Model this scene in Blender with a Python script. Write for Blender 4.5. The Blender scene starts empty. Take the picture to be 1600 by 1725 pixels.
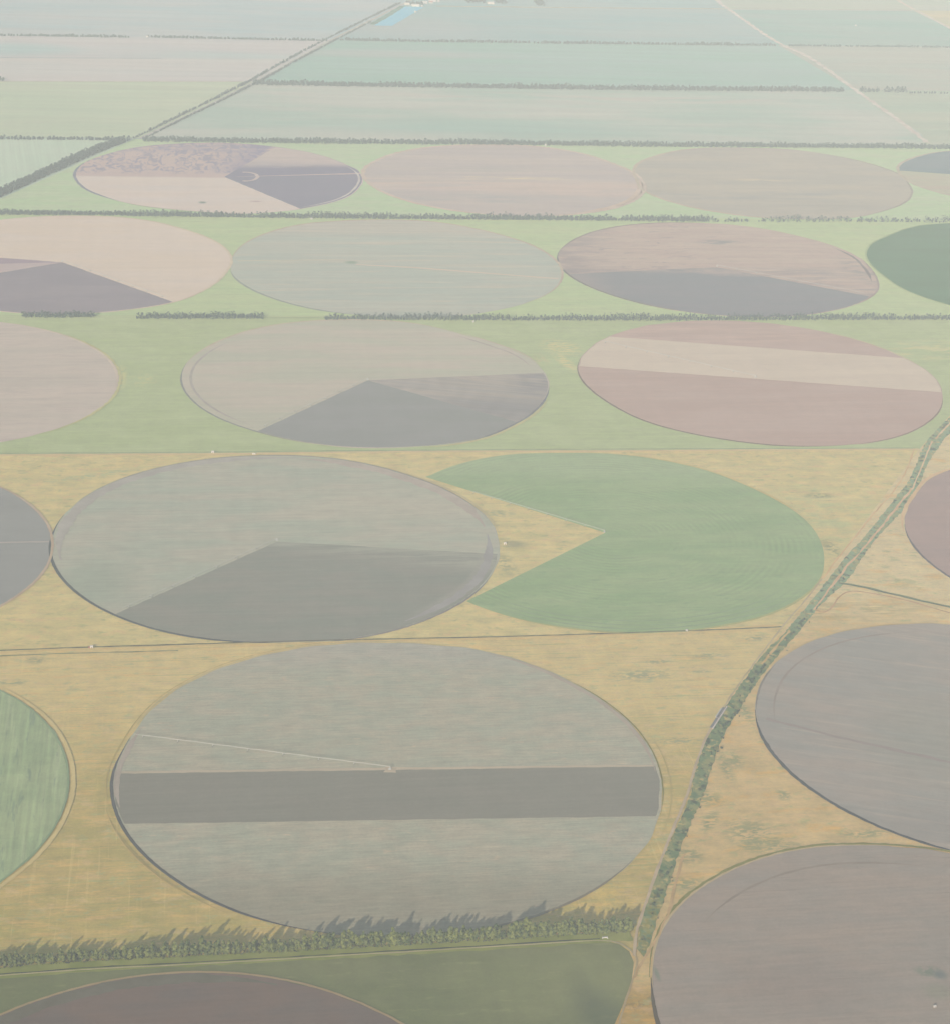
import bpy, bmesh, math, random
import numpy as np
from mathutils import Vector, Matrix

# ------------------------------------------------------------------ frame of reference
H = 1480.0                                     # flying height in metres
F_PX, PITCH, ROLL = 3248.96, 0.41902, 0.050754  # lens (in photo pixels), pitch down, bank
W0, H0 = 1600.0, 1725.0
ROW = math.radians(9.6)                        # direction of the tree belts and crop rows
SUN_EL, SUN_AZ = math.radians(18), math.radians(19.5)  # light travels towards +Y, a little to +X
random.seed(7)
sc = bpy.context.scene
col = sc.collection


def G(px, py):
    """point of the ground seen at a photo position, metres"""
    x = (px - W0 / 2) / F_PX
    y = -(py - H0 / 2) / F_PX
    c, s = math.cos(ROLL), math.sin(ROLL)
    xr, yr = c * x - s * y, s * x + c * y
    cp, sp = math.cos(PITCH), math.sin(PITCH)
    dx, dy, dz = xr, cp + yr * sp, -sp + yr * cp
    t = -H / dz
    return (dx * t, dy * t)


def lin(c):
    return tuple((v / 255 / 12.92) if v < 10 else ((v / 255 + .055) / 1.055) ** 2.4 for v in c)


# haze in front of the ground and light on it against distance: turns colours seen from the air into ground reflectance
AIR = [(1.608, 0.1274, 0.1337, 0.1314), (1.764, 0.141, 0.1472, 0.1442), (1.996, 0.1619, 0.1686, 0.1634), (2.458, 0.1972, 0.2059, 0.197), (3.095, 0.2434, 0.2517, 0.2423), (3.875, 0.2923, 0.2999, 0.2883), (4.803, 0.346, 0.3541, 0.337), (6.107, 0.4135, 0.4187, 0.3975)]
LIT = [(1.608, 0.3283, 0.3298, 0.3243), (1.764, 0.3405, 0.3413, 0.3353), (2.02, 0.358, 0.3595, 0.351), (2.458, 0.3911, 0.3928, 0.3834), (3.095, 0.431, 0.4328, 0.4203), (3.875, 0.4725, 0.4745, 0.4593), (4.803, 0.5219, 0.5232, 0.5028), (6.107, 0.5796, 0.5788, 0.555)]


def interp(tab, d, k):
    return float(np.interp(d, [r[0] for r in tab], [r[k + 1] for r in tab]))


def alb(c, xy):
    d = math.sqrt(xy[0] ** 2 + xy[1] ** 2 + H * H) / H
    out = []
    for k, v in enumerate(lin(c)):
        a, l = interp(AIR, d, k), interp(LIT, d, k)
        side = a * .07 * max(-1, min(1, xy[0] / (.25 * math.hypot(xy[1], H))))     # thicker light towards the anti-sun side
        a, l = a + side, l + side
        out.append(min(.90, max(.012, (v - a) / ((l - a) / .4))))
    return tuple(out) + (1,)


# ------------------------------------------------------------------ tags
def tag(o, label=None, cat=None, group=None, kind=None):
    if label: o['label'] = label
    if cat: o['category'] = cat
    if group: o['group'] = group
    if kind: o['kind'] = kind
    return o


def link(name, me, m=None, parent=None, loc=None):
    o = bpy.data.objects.new(name, me)
    col.objects.link(o)
    if m is not None and me is not None and not me.materials:
        me.materials.append(m)
    if loc is not None: o.location = loc
    if parent is not None: o.parent = parent
    return o


# ------------------------------------------------------------------ materials
class NT:
    def __init__(s, name):
        s.m = bpy.data.materials.new(name)
        s.m.use_nodes = True
        s.t = s.m.node_tree
        s.t.nodes.clear()
        s.out = s.n('ShaderNodeOutputMaterial')

    def n(s, typ, ins=None, **kw):
        nd = s.t.nodes.new(typ)
        for k, v in kw.items(): setattr(nd, k, v)
        for k, v in (ins or {}).items():
            if isinstance(v, bpy.types.NodeSocket): s.t.links.new(v, nd.inputs[k])
            else: nd.inputs[k].default_value = v
        return nd

    def math(s, op, a, b=0.0, clamp=False):
        return s.n('ShaderNodeMath', {0: a, 1: b}, operation=op, use_clamp=clamp).outputs[0]

    def vec(s, op, a, b=None):
        nd = s.n('ShaderNodeVectorMath', {0: a}, operation=op)
        if b is not None:
            if isinstance(b, bpy.types.NodeSocket): s.t.links.new(b, nd.inputs[1])
            else: nd.inputs[1].default_value = b
        return nd.outputs['Value'] if op in ('DOT_PRODUCT', 'LENGTH') else nd.outputs[0]

    def smooth(s, v, lo, hi, a=0.0, b=1.0):
        return s.n('ShaderNodeMapRange', {0: v, 1: lo, 2: hi, 3: a, 4: b}, interpolation_type='SMOOTHSTEP').outputs[0]

    def mix(s, f, a, b):
        nd = s.n('ShaderNodeMix', data_type='RGBA')
        for i, v in ((0, f), (6, a), (7, b)):
            if isinstance(v, bpy.types.NodeSocket): s.t.links.new(v, nd.inputs[i])
            else: nd.inputs[i].default_value = v
        return nd.outputs[2]


def plain(name, c, rough=.8, spec=.2, var=.12, scale=.6, metal=0.0):
    """painted or bare built surface with weathering"""
    t = NT(name)
    geo = t.n('ShaderNodeTexCoord')
    nz = t.n('ShaderNodeTexNoise', {'Vector': geo.outputs['Object'], 'Scale': scale, 'Detail': 4.0}).outputs[0]
    dk = tuple(v * (1 - var * 2) for v in c[:3]) + (1,)
    lt = tuple(min(1, v * (1 + var)) for v in c[:3]) + (1,)
    cc = t.mix(t.smooth(nz, .3, .7), dk, lt)
    b = t.n('ShaderNodeBsdfPrincipled', {'Base Color': cc, 'Roughness': rough, 'Specular IOR Level': spec, 'Metallic': metal})
    t.t.links.new(b.outputs[0], t.out.inputs[0])
    return t.m


SEED = [0]


def field_mat(name, at, c1, c2=None, big=(260, 120), streak=.10, ss=(260, 7), ang=ROW, fine=.07, over=(), rings=None, ringamt=.0, mid=.05, bandamt=.04):
    """soil, stubble or crop seen from the air: large patches, row streaks, grain and overlays of other cover"""
    t = NT(name)
    A = alb(c1, at)
    B = alb(c2, at) if c2 else A
    pos = t.n('ShaderNodeNewGeometry').outputs['Position']
    rv = t.n('ShaderNodeVectorRotate', {'Vector': pos, 'Angle': -ang}, rotation_type='Z_AXIS').outputs[0]

    def noise(sx, sy, det=3.0, src=rv, rough=.55, dist=0.0):
        SEED[0] += 1
        v = t.vec('MULTIPLY', src, (1 / sx, 1 / sy, .01))
        v = t.vec('ADD', v, (SEED[0] * 3.7 % 91, SEED[0] * 7.3 % 77, SEED[0] * 1.9))
        return t.n('ShaderNodeTexNoise', {'Vector': v, 'Scale': 1.0, 'Detail': det, 'Roughness': rough, 'Distortion': dist}).outputs[0]

    c = t.mix(t.smooth(noise(*big, 4.0), .32, .68), A, B)
    warp = None
    for o in over:
        m = None

        def mul(a, b): return b if a is None else t.math('MULTIPLY', a, b)
        for (p0, p1, w, na) in o.get('half', ()):
            a, b = G(*p0), G(*p1)
            d = Vector((b[0] - a[0], b[1] - a[1])).normalized()
            s = t.vec('DOT_PRODUCT', t.vec('SUBTRACT', pos, (a[0], a[1], 0)), (-d.y, d.x, 0))
            if na:
                s = t.math('ADD', s, t.math('MULTIPLY', t.math('SUBTRACT', noise(70, 40, 5.0), .5), na * 2))
            m = mul(m, t.smooth(s, -w, w))
        if 'ell' in o:
            px, py, rx, ry = o['ell'][:4]
            e = G(px, py)
            v = t.n('ShaderNodeVectorRotate', {'Vector': t.vec('SUBTRACT', pos, (e[0], e[1], 0)), 'Angle': -(o['ell'][4] if len(o['ell']) > 4 else ang)}, rotation_type='Z_AXIS').outputs[0]
            l = t.vec('LENGTH', t.vec('MULTIPLY', v, (1 / rx, 1 / ry, 0)))
            m = mul(m, t.smooth(l, 1.15, .2))
        if 'ring' in o:
            cx, cy, r0, r1, w = o['ring']
            l = t.vec('LENGTH', t.vec('MULTIPLY', t.vec('SUBTRACT', pos, (cx, cy, 0)), (1, 1, 0)))
            l = t.math('ADD', l, t.math('MULTIPLY', t.math('SUBTRACT', noise(60, 60, 4.0), .5), w * 2))
            m = mul(m, t.math('MULTIPLY', t.smooth(l, r0 - w, r0 + w), t.smooth(l, r1 + w, r1 - w)))
        if 'noise' in o:
            sx, sy, lo, hi = o['noise'][:4]
            m = mul(m, t.smooth(noise(sx, sy, 5.0, rough=.62, dist=o.get('dist', .0)), lo, hi))
        m = t.math('MULTIPLY', m, o.get('amt', 1.0))
        c = t.mix(m, c, alb(o['col'], at))
    g = t.math('MULTIPLY', t.math('SUBTRACT', noise(*ss, 3.0), .5), streak * 3)
    g = t.math('ADD', g, t.math('MULTIPLY', t.math('SUBTRACT', noise(4.5, 3.5, 2.0), .5), fine * 2))
    g = t.math('ADD', g, t.math('MULTIPLY', t.math('SUBTRACT', noise(30, 21, 4.0, rough=.65), .5), mid * 3))
    g = t.math('ADD', g, t.math('MULTIPLY', t.math('SUBTRACT', noise(26, 900, 2.0), .5), bandamt * 2))
    if rings:
        l = t.vec('LENGTH', t.vec('MULTIPLY', t.vec('SUBTRACT', pos, (rings[0], rings[1], 0)), (1, 1, 0)))
        l = t.math('ADD', l, t.math('MULTIPLY', noise(80, 80, 3.0), 8.0))
        w = t.math('SINE', t.math('MULTIPLY', l, 2 * math.pi / rings[2]))
        w = t.math('MULTIPLY', w, t.smooth(noise(120, 70, 4.0), .42, .68))
        g = t.math('ADD', g, t.math('MULTIPLY', w, ringamt))
    g = t.math('ADD', g, 1.0)
    c = t.n('ShaderNodeVectorMath', {0: c}, operation='SCALE')
    src = c.inputs[0].links
    t.t.links.new(g, c.inputs['Scale'])
    b = t.n('ShaderNodeBsdfDiffuse', {'Color': c.outputs[0], 'Roughness': 0.0})
    t.t.links.new(b.outputs[0], t.out.inputs[0])
    return t.m


# ------------------------------------------------------------------ flat pieces of land
Z = [0.08]


def dens(pts, step=40.0):
    out = []
    for i, a in enumerate(pts):
        b = pts[(i + 1) % len(pts)]
        L = math.hypot(b[0] - a[0], b[1] - a[1])
        k = max(1, int(L / step))
        out += [(a[0] + (b[0] - a[0]) * j / k, a[1] + (b[1] - a[1]) * j / k) for j in range(k)]
    return out


def poly_mesh(name, pts, z):
    me = bpy.data.meshes.new(name)
    me.from_pydata([(x, y, z) for x, y in pts], [], [list(range(len(pts)))])
    me.update()
    if me.polygons[0].normal.z < 0: me.flip_normals()
    return me


def sheet(name, px, m, label, cat='field', z=None, world=False):
    Z[0] += .004
    pts = px if world else [G(*p) for p in px]
    o = link(name, poly_mesh(name, pts, Z[0] if z is None else z), m)
    return tag(o, label, cat, None, 'structure')


def smooth_line(pts, it=2):
    for _ in range(it):
        q = [pts[0]]
        for a, b in zip(pts[:-1], pts[1:]):
            q += [(a[0] * .75 + b[0] * .25, a[1] * .75 + b[1] * .25), (a[0] * .25 + b[0] * .75, a[1] * .25 + b[1] * .75)]
        pts = q + [pts[-1]]
    return pts


def ribbon(name, pts, w, z, jit=.25, step=12.0):
    """a strip along a line of ground points, its edges a little ragged"""
    fine_pts = []
    for a, b in zip(pts[:-1], pts[1:]):
        k = max(1, int(math.hypot(b[0] - a[0], b[1] - a[1]) / step))
        fine_pts += [(a[0] + (b[0] - a[0]) * j / k, a[1] + (b[1] - a[1]) * j / k) for j in range(k)]
    fine_pts.append(pts[-1])
    vs, fs = [], []
    n = len(fine_pts)
    for i, p in enumerate(fine_pts):
        a, b = fine_pts[max(0, i - 1)], fine_pts[min(n - 1, i + 1)]
        d = Vector((b[0] - a[0], b[1] - a[1])).normalized()
        wl = w / 2 * (1 + random.uniform(-jit, jit))
        wr = w / 2 * (1 + random.uniform(-jit, jit))
        vs += [(p[0] - d.y * wl, p[1] + d.x * wl, z), (p[0] + d.y * wr, p[1] - d.x * wr, z)]
    for i in range(n - 1):
        fs.append((2 * i + 1, 2 * i + 3, 2 * i + 2, 2 * i))
    me = bpy.data.meshes.new(name)
    me.from_pydata(vs, [], fs)
    me.update()
    return me


def path(name, px, w, c, label, cat='track', c2=None, jit=.3, z=None, sm=2, amt=1.0):
    pts = smooth_line([G(*p) for p in px], sm)
    mid = pts[len(pts) // 2]
    Z2[0] += .004
    m = field_mat(name + '_soil', mid, c, c2 or tuple(v * .94 for v in c), big=(35, 35), streak=.03, fine=.1, mid=.08, bandamt=.0)
    o = link(name, ribbon(name, pts, w, Z2[0] if z is None else z, jit), m)
    return tag(o, label, cat, None, 'structure')


Z2 = [1.2]

# ---- circles of crop under centre pivots
CIRC = dict(
    C1=(-.0708, 1.6150, .2666), C2=(-.2393, 2.1325, .2712), C3=(-.1726, 2.7174, .2741), C4=(.4262, 2.8053, .2783),
    C5=(.4183, 3.3987, .2913), C6=(.0263, 3.9655, .2927), C7=(-.1622, 3.3048, .2945), C8=(-.5539, 3.8668, .2904),
    CP=(.1706, 2.1951, .2650), C9=(.5962, 4.0582, .3000), C10=(1.1696, 4.1826, .2730), C11=(-.7365, 3.2273, .2911),
    C12=(1.011, 3.4783, .3085), C13=(-.8072, 2.613, .2777), C14=(-.7627, 2.0333, .2647), C15=(-.6328, 1.5171, .2646),
    C16=(-.1861, 1.0238, .2622), C17=(.5552, 1.7485, .2502), C18=(.416, 1.2756, .2547), C19=(.8196, 2.2504, .2695))
CIRC = {k: tuple(x * H for x in v) for k, v in CIRC.items()}


# outlines as measured on the photograph: real pivots are not perfect circles
OUTLINE = {'C1': [(225, 1240), (189, 1340), (197, 1375), (232, 1430), (280, 1470), (320, 1500), (280, 1175), (345, 1137), (425, 1110), (490, 1095), (575, 1086), (645, 1083), (1000, 1172), (1049, 1206), (1086, 1247), (1107, 1292), (1114, 1330), (1111, 1371), (1090, 1420), (1056, 1459), (1000, 1501), (420, 1545), (870, 1110)], 'C2': [(90, 955), (100, 880), (125, 850), (170, 820), (240, 795), (325, 777), (425, 768), (575, 774), (685, 800), (770, 835), (820, 870), (840, 935), (820, 980), (420, 1082), (310, 1072), (200, 1040), (140, 1007), (107, 975), (625, 1072)], 'C3': [(305, 640), (365, 577), (440, 552), (330, 680), (380, 710), (432, 726), (500, 744), (600, 755), (925, 645), (915, 675), (875, 710), (800, 742), (900, 610), (800, 570)], 'C4': [(972, 620), (990, 590), (1030, 565), (1100, 547), (1515, 600), (1570, 630), (1587, 670), (1565, 710), (1500, 740), (1375, 752), (1200, 737), (1100, 715), (1020, 675)], 'C5': [(940, 425), (950, 457), (980, 477), (1040, 500), (1125, 521), (965, 405), (1020, 385), (1150, 375), (1250, 380), (1425, 422), (1470, 460), (1467, 500)], 'C6': [(612, 285), (619, 306), (648, 324), (700, 342), (750, 352), (790, 358), (637, 270), (680, 255), (720, 248), (920, 247), (970, 256), (1030, 275), (1065, 290), (1084, 312), (1070, 335), (1050, 346), (1000, 357)], 'C7': [(395, 430), (410, 412), (450, 393), (500, 379), (600, 371), (735, 374), (840, 395), (900, 415), (938, 440), (946, 470), (930, 490), (870, 515), (410, 480), (440, 495), (500, 515)], 'C8': [(126, 290), (140, 275), (185, 258), (240, 246), (300, 242), (460, 247), (560, 268), (612, 297), (608, 312), (580, 335), (500, 353), (300, 353), (200, 338), (140, 315)], 'CP': [(725, 801), (745, 791), (770, 781), (800, 774), (850, 767), (950, 764), (1050, 766), (1150, 783), (1280, 830), (1360, 880), (1387, 935), (1375, 985), (1310, 1030), (1210, 1055), (1000, 1063), (880, 1045), (820, 1028), (795, 1018)], 'C9': [(1075, 300), (1080, 320), (1110, 335), (1160, 350), (1225, 360), (1066, 290), (1075, 275), (1110, 262), (1150, 252), (1370, 255), (1450, 270), (1510, 290), (1535, 318), (1530, 332), (1500, 350)], 'C10': [(1512, 287), (1515, 277), (1535, 268), (1560, 260), (1600, 254), (1525, 302), (1555, 318), (1600, 327)], 'C11': [(390, 435), (320, 390), (240, 370), (350, 485), (295, 510), (215, 522), (375, 462), (365, 408)], 'C12': [(1461, 430), (1500, 397), (1550, 380), (1600, 375), (1485, 460), (1540, 495), (1600, 515)], 'C13': [(0, 542), (50, 550), (110, 565), (155, 585), (185, 605), (200, 635), (192, 665), (150, 700), (90, 725), (0, 745)], 'C14': [(0, 820), (25, 833), (60, 860), (83, 885), (87, 910), (80, 955), (60, 982), (30, 1005), (0, 1020)], 'C15': [(0, 1163), (40, 1185), (80, 1220), (105, 1260), (116, 1310), (110, 1360), (90, 1400), (50, 1450), (0, 1485)], 'C16': [(0, 1715), (75, 1683), (187, 1653), (300, 1641), (394, 1640), (469, 1649), (525, 1664), (600, 1689), (665, 1725)], 'C17': [(1272, 1190), (1276, 1228), (1293, 1260), (1331, 1303), (1372, 1335), (1438, 1373), (1511, 1406), (1598, 1431), (1282, 1150), (1308, 1115), (1351, 1088), (1409, 1067), (1482, 1056), (1540, 1052), (1598, 1053)], 'C18': [(1600, 1441), (1525, 1429), (1450, 1425), (1356, 1429), (1281, 1446), (1206, 1480), (1150, 1519), (1112, 1562), (1098, 1611), (1099, 1656), (1107, 1694), (1114, 1725)], 'C19': [(1599, 791), (1574, 803), (1543, 840), (1527, 868), (1524, 889), (1530, 910), (1550, 935), (1578, 958), (1599, 974)]}


def _dev():
    out = {}
    for k, ps in OUTLINE.items():
        x, y, r = CIRC[k]
        L = []
        for p in ps:
            g = G(*p)
            L.append((math.atan2(g[1] - y, g[0] - x), max(-30, min(30, math.hypot(g[0] - x, g[1] - y) - r))))
        out[k] = L
    return out


DEV = _dev()


def rad(k, a):
    num, den = 0.0, .25
    for b, d in DEV.get(k, ()):
        t_ = (a - b + math.pi) % (2 * math.pi) - math.pi
        w_ = math.exp(-(t_ / .22) ** 2)
        num += w_ * d; den += w_
    return CIRC[k][2] + num / den


def circle_pts(k, dr=0.0, n=300, wob=1.6):
    x, y, r = CIRC[k]
    rnd = random.Random(k)
    ph = [(rnd.uniform(0, 6.28), rnd.randint(3, 40), rnd.uniform(.2, 1)) for _ in range(9)]
    out = []
    for i in range(n):
        a = 2 * math.pi * i / n
        q = rad(k, a) + dr + wob * sum(s * math.sin(f * a + p) for p, f, s in ph) / 3
        out.append((x + q * math.cos(a), y + q * math.sin(a)))
    return out


def clip(pts, p0, p1):
    """keep what lies left of the line p0 -> p1 (photo positions)"""
    a, b = G(*p0), G(*p1)
    nx, ny = -(b[1] - a[1]), b[0] - a[0]
    f = lambda p: (p[0] - a[0]) * nx + (p[1] - a[1]) * ny
    out = []
    for i, p in enumerate(pts):
        q = pts[(i + 1) % len(pts)]
        fp, fq = f(p), f(q)
        if fp >= 0: out.append(p)
        if (fp >= 0) != (fq >= 0):
            t = fp / (fp - fq)
            out.append((p[0] + (q[0] - p[0]) * t, p[1] + (q[1] - p[1]) * t))
    return out


ZC = [.6]


def crop_circle(k, m, label, wob=1.6, pts=None):
    ZC[0] += .01
    o = link('crop_circle', poly_mesh('crop_circle', pts or circle_pts(k, wob=wob), ZC[0]), m)
    return tag(o, label, 'crop circle', 'round centre-pivot fields', 'structure')


def part(o, name, pts, m, dz=.2, label=None):
    pts = [(x_ + random.uniform(-.8, .8), y_ + random.uniform(-.8, .8)) for x_, y_ in dens(pts, 11)]
    p = link(name, poly_mesh(name, pts, ZC[0] + dz), m, o)
    if label: p['label'] = label
    return p


def ring(o, k, r0, r1, a0, a1, c, name='wheel_track', dz=.35, n=160, jit=.25):
    x, y, r = CIRC[k]
    rnd = random.Random(k + name + str(r0))
    vs, fs = [], []
    n = max(12, int(n * abs(a1 - a0) / 180))
    for i in range(n + 1):
        u = i / n
        a = math.radians(a0 + (a1 - a0) * u)
        taper = min(1, u * 5, (1 - u) * 5) if abs(a1 - a0) < 359 else 1
        mid, hw = r + (r0 + r1) / 2, (r1 - r0) / 2 * max(.15, taper)
        h0, h1 = hw * (1 + rnd.uniform(-jit, jit)), hw * (1 + rnd.uniform(-jit, jit))
        mid = rad(k, a) + (r0 + r1) / 2
        vs += [(x + (mid - h0) * math.cos(a), y + (mid - h0) * math.sin(a), ZC[0] + dz), (x + (mid + h1) * math.cos(a), y + (mid + h1) * math.sin(a), ZC[0] + dz)]
    fs = [(2 * i, 2 * i + 1, 2 * i + 3, 2 * i + 2) for i in range(n)]
    me = bpy.data.meshes.new(name)
    me.from_pydata(vs, [], fs)
    me.update()
    am = math.radians((a0 + a1) / 2)
    m = field_mat(name + '_soil', (x + r * math.cos(am), y + r * math.sin(am)), c, tuple(v * .96 for v in c), big=(40, 40), streak=.02, fine=.1, bandamt=0)
    return link(name, me, m, o)


# ================================================================== THE LAND
ground = link('ground', poly_mesh('ground', [(-30000, -20000), (30000, -20000), (30000, 45000), (-30000, 45000)], 0),
              field_mat('ground_soil', G(800, 60), (198, 205, 196), (204, 204, 196), big=(600, 300)))
tag(ground, 'pale open farmland plain stretching away under the haze', 'ground', None, 'structure')

# ---- far rectangular fields
FB = dict(big=(700, 260), streak=.10, ss=(900, 45), mid=.05, fine=.04)
sheet('field', [(-600, -130), (900, -130), (690, 3), (562, 66), (250, 61), (-600, 52)],
      field_mat('far_stubble', G(200, 30), (194, 204, 202), (204, 206, 202), **FB), 'pale grey green field at the far left, beyond the broken tree line')
sheet('field', [(-600, 52), (250, 61), (562, 66), (430, 137), (-600, 134)],
      field_mat('far_pink_stubble', G(200, 100), (209, 205, 200), (203, 204, 200), over=[dict(col=(190, 203, 198), ell=(20, 82, 320, 170), amt=.8), dict(col=(196, 204, 198), ell=(390, 95, 420, 130), amt=.6), dict(col=(214, 208, 200), half=[((600, 99), (0, 97), 20, 10)], amt=.5)], **FB),
      'pale pinkish stubble field left of the diagonal road, with a greener blotch at its edge')
sheet('field', [(-600, 134), (430, 137), (240, 232), (-600, 226)],
      field_mat('far_yellow_crop', G(200, 185), (196, 204, 184), (201, 205, 186), **FB), 'yellowish green field left of the hedged diagonal road')
sheet('field', [(-600, 226), (228, 233), (0, 335), (-600, 600)],
      field_mat('far_striped_grass', G(60, 280), (196, 207, 190), (200, 208, 192), big=(200, 200), streak=.12, ss=(7, 600), ang=ROW + .1), 'pale green field with faint drill lines under the diagonal tree belt')
sheet('field', [(900, -130), (690, 3), (562, 66), (1310, 75), (1205, 0), (1080, -130)],
      field_mat('far_blue_green_crop', G(900, 40), (189, 203, 199), (196, 204, 199), over=[dict(col=(202, 205, 201), ell=(680, 50, 500, 300), amt=.7)], **FB), 'blue green field beside the pond at the far edge')
sheet('field', [(562, 66), (1310, 75), (1440, 151), (430, 139)],
      field_mat('far_green_crop', G(900, 105), (186, 203, 192), (190, 203, 195), over=[dict(col=(201, 202, 196), ell=(650, 90, 600, 110), amt=.6)], **FB), 'smooth blue green field between the two far tree belts')
sheet('field', [(430, 139), (1440, 151), (1552, 225), (1562, 246), (240, 234)],
      field_mat('far_patchy_stubble', G(850, 190), (204, 205, 195), (190, 201, 190), over=[dict(col=(184, 200, 190), ell=(830, 215, 900, 170), amt=.7), dict(col=(207, 203, 193), ell=(1000, 165, 1300, 110), noise=(300, 60, .4, .6), amt=.6)], **FB), 'patchy beige and green field in front of the thick tree belt')
sheet('field', [(1310, 75), (2200, 85), (2200, 158), (1440, 151)],
      field_mat('far_beige_stubble', G(1480, 110), (206, 206, 196), (200, 206, 196), **FB), 'beige field right of the sandy road, upper strip')
sheet('field', [(1440, 151), (2200, 158), (2200, 250), (1562, 246), (1552, 225)],
      field_mat('far_beige_meadow', G(1540, 200), (204, 206, 192), (196, 204, 190), **FB), 'beige green field right of the sandy road, just above the circles')
sheet('field', [(1205, 0), (1310, 75), (2200, 85), (2200, 22), (1228, 16)],
      field_mat('far_right_crop', G(1400, 45), (189, 205, 196), (196, 206, 198), **FB), 'blue green field between the sandy road and the far tree line')
sheet('field', [(1080, -130), (1205, 0), (1228, 15), (2200, 21), (2200, -130)],
      field_mat('far_top_crop', G(1400, 5), (204, 210, 196), (208, 210, 198), **FB), 'pale green field in the far distance past the sandy road')
sheet('field', [(1538, 17), (2000, 20), (2000, 240), (1605, 50)],
      field_mat('far_cream_field', G(1590, 25), (224, 214, 192), (214, 211, 192), **FB), 'small cream coloured field at the far right corner')

# ---- green rough grass round the upper three rows of circles
GB = dict(big=(130, 60), streak=.08, ss=(160, 8), mid=.10, fine=.09)
sheet('grass_field', [(228, 233), (240, 234), (2200, 251), (2200, 377), (-700, 349), (0, 335)],
      field_mat('grass_far', G(700, 300), (193, 206, 178), (197, 206, 181), **GB), 'green grass round the farthest row of circles')
sheet('grass_field', [(-700, 349), (2200, 377), (2200, 537), (-700, 528)],
      field_mat('grass_middle', G(700, 450), (189, 200, 168), (193, 201, 170), over=[dict(col=(196, 203, 166), ell=(1560, 450, 350, 350), amt=.6)], **GB), 'green grass between the second and third tree belts')
sheet('grass_field', [(-700, 528), (2200, 537), (2200, 600), (1600, 700), (1548, 757), (-700, 770)],
      field_mat('grass_near', G(800, 690), (180, 188, 156), (184, 191, 160),
                over=[dict(col=(208, 200, 162), ell=(945, 585, 52, 70, ROW + .5), noise=(18, 10, .40, .58), amt=.9), dict(col=(208, 200, 162), ell=(952, 610, 20, 90, ROW + .2), noise=(18, 10, .38, .55), amt=.9),
                      dict(col=(200, 197, 158), ell=(205, 635, 14, 90, ROW), noise=(12, 12, .38, .55), amt=.9), dict(col=(196, 194, 158), ell=(240, 640, 40, 60), noise=(15, 15, .45, .6), amt=.6),
                      dict(col=(192, 188, 158), ell=(912, 605, 25, 50), noise=(12, 12, .42, .6), amt=.7), dict(col=(206, 199, 164), ell=(1560, 590, 220, 90), noise=(60, 25, .45, .62), amt=.6)], **GB),
      'green grass round the circles just above the orange dirt track')

# ---- dry ochre grass of the near rows
OCH = (203, 190, 148)


def weeds(*e):
    return [dict(col=(154, 156, 132), ell=q[:5] if len(q) > 4 else q[:4], noise=(13, 6, .42, .56), dist=.8, amt=.85) for q in e]


OB = dict(big=(55, 34), streak=.10, ss=(50, 7), mid=.16, fine=.14, bandamt=.09)
speck = dict(col=(168, 170, 138), noise=(24, 15, .54, .70), amt=.6)
pinks = dict(col=(208, 180, 150), noise=(26, 18, .52, .70), amt=.38)
sheet('dry_grass_field', [(-700, 770), (1548, 757), (1322, 1058), (1155, 1064), (640, 1077), (300, 1087), (-700, 1122)],
      field_mat('dry_grass_upper', G(700, 940), (205, 190, 151), (194, 184, 147),
                over=[dict(col=(172, 178, 150), ell=(165, 800, 130, 20, ROW + .35), noise=(16, 8, .42, .58), amt=.7), speck, pinks, dict(col=(178, 184, 150), ell=(1400, 870, 150, 200), noise=(60, 25, .4, .65), amt=.6),
                      dict(col=(214, 195, 158), noise=(90, 25, .5, .7), amt=.5), dict(col=(160, 160, 140), ell=(865, 917, 32, 20), amt=.8, noise=(25, 25, .3, .45)), dict(col=(162, 164, 140), ell=(852, 952, 22, 55), noise=(10, 8, .4, .55), amt=.7), dict(col=(165, 168, 142), ell=(838, 865, 40, 22), noise=(10, 8, .42, .58), amt=.7)] + weeds((1400, 925, 20, 60), (1380, 835, 40, 16)), **OB),
      'yellow dry grass round the pale circle and the notched green circle')
sheet('dry_grass_field', [(-700, 1122), (300, 1087), (640, 1077), (1155, 1064), (1322, 1058), (1230, 1175), (1165, 1340), (1090, 1520), (1080, 1640), (600, 1630), (0, 1666), (-700, 1706)],
      field_mat('dry_grass_lower', G(600, 1400), (185, 168, 128), (174, 163, 124),
                over=[dict(col=(201, 184, 144), half=[((0, 1250), (1400, 1230), 160, 0)], amt=.75), speck, pinks,
                      dict(col=(172, 150, 112), half=[((0, 1520), (1200, 1470), 90, 0)], amt=.0),
                      dict(col=(204, 176, 132), noise=(46, 12, .52, .68), amt=.6), dict(col=(158, 159, 124), noise=(200, 3.6, .56, .66), amt=.5), dict(col=(204, 184, 142), noise=(5, 200, .56, .68), amt=.4), dict(col=(205, 180, 128), ell=(1010, 1515, 60, 60), noise=(14, 14, .42, .6), amt=.6),
                      dict(col=(160, 160, 118), half=[((420, 1560), (-100, 1560), 60, 20), ((420, 1700), (420, 1400), 60, 0)], noise=(80, 14, .4, .62), amt=.5)] + weeds((1080, 1137, 70, 24), (1195, 1105, 40, 14), (1150, 1248, 60, 14), (1180, 1132, 26, 6), (20, 1150, 30, 12), (60, 1113, 18, 14), (1270, 1075, 30, 14), (1105, 1115, 30, 10)), **OB),
      'ochre dry grass round the big striped circle, up to the leafy windbreak')
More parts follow.
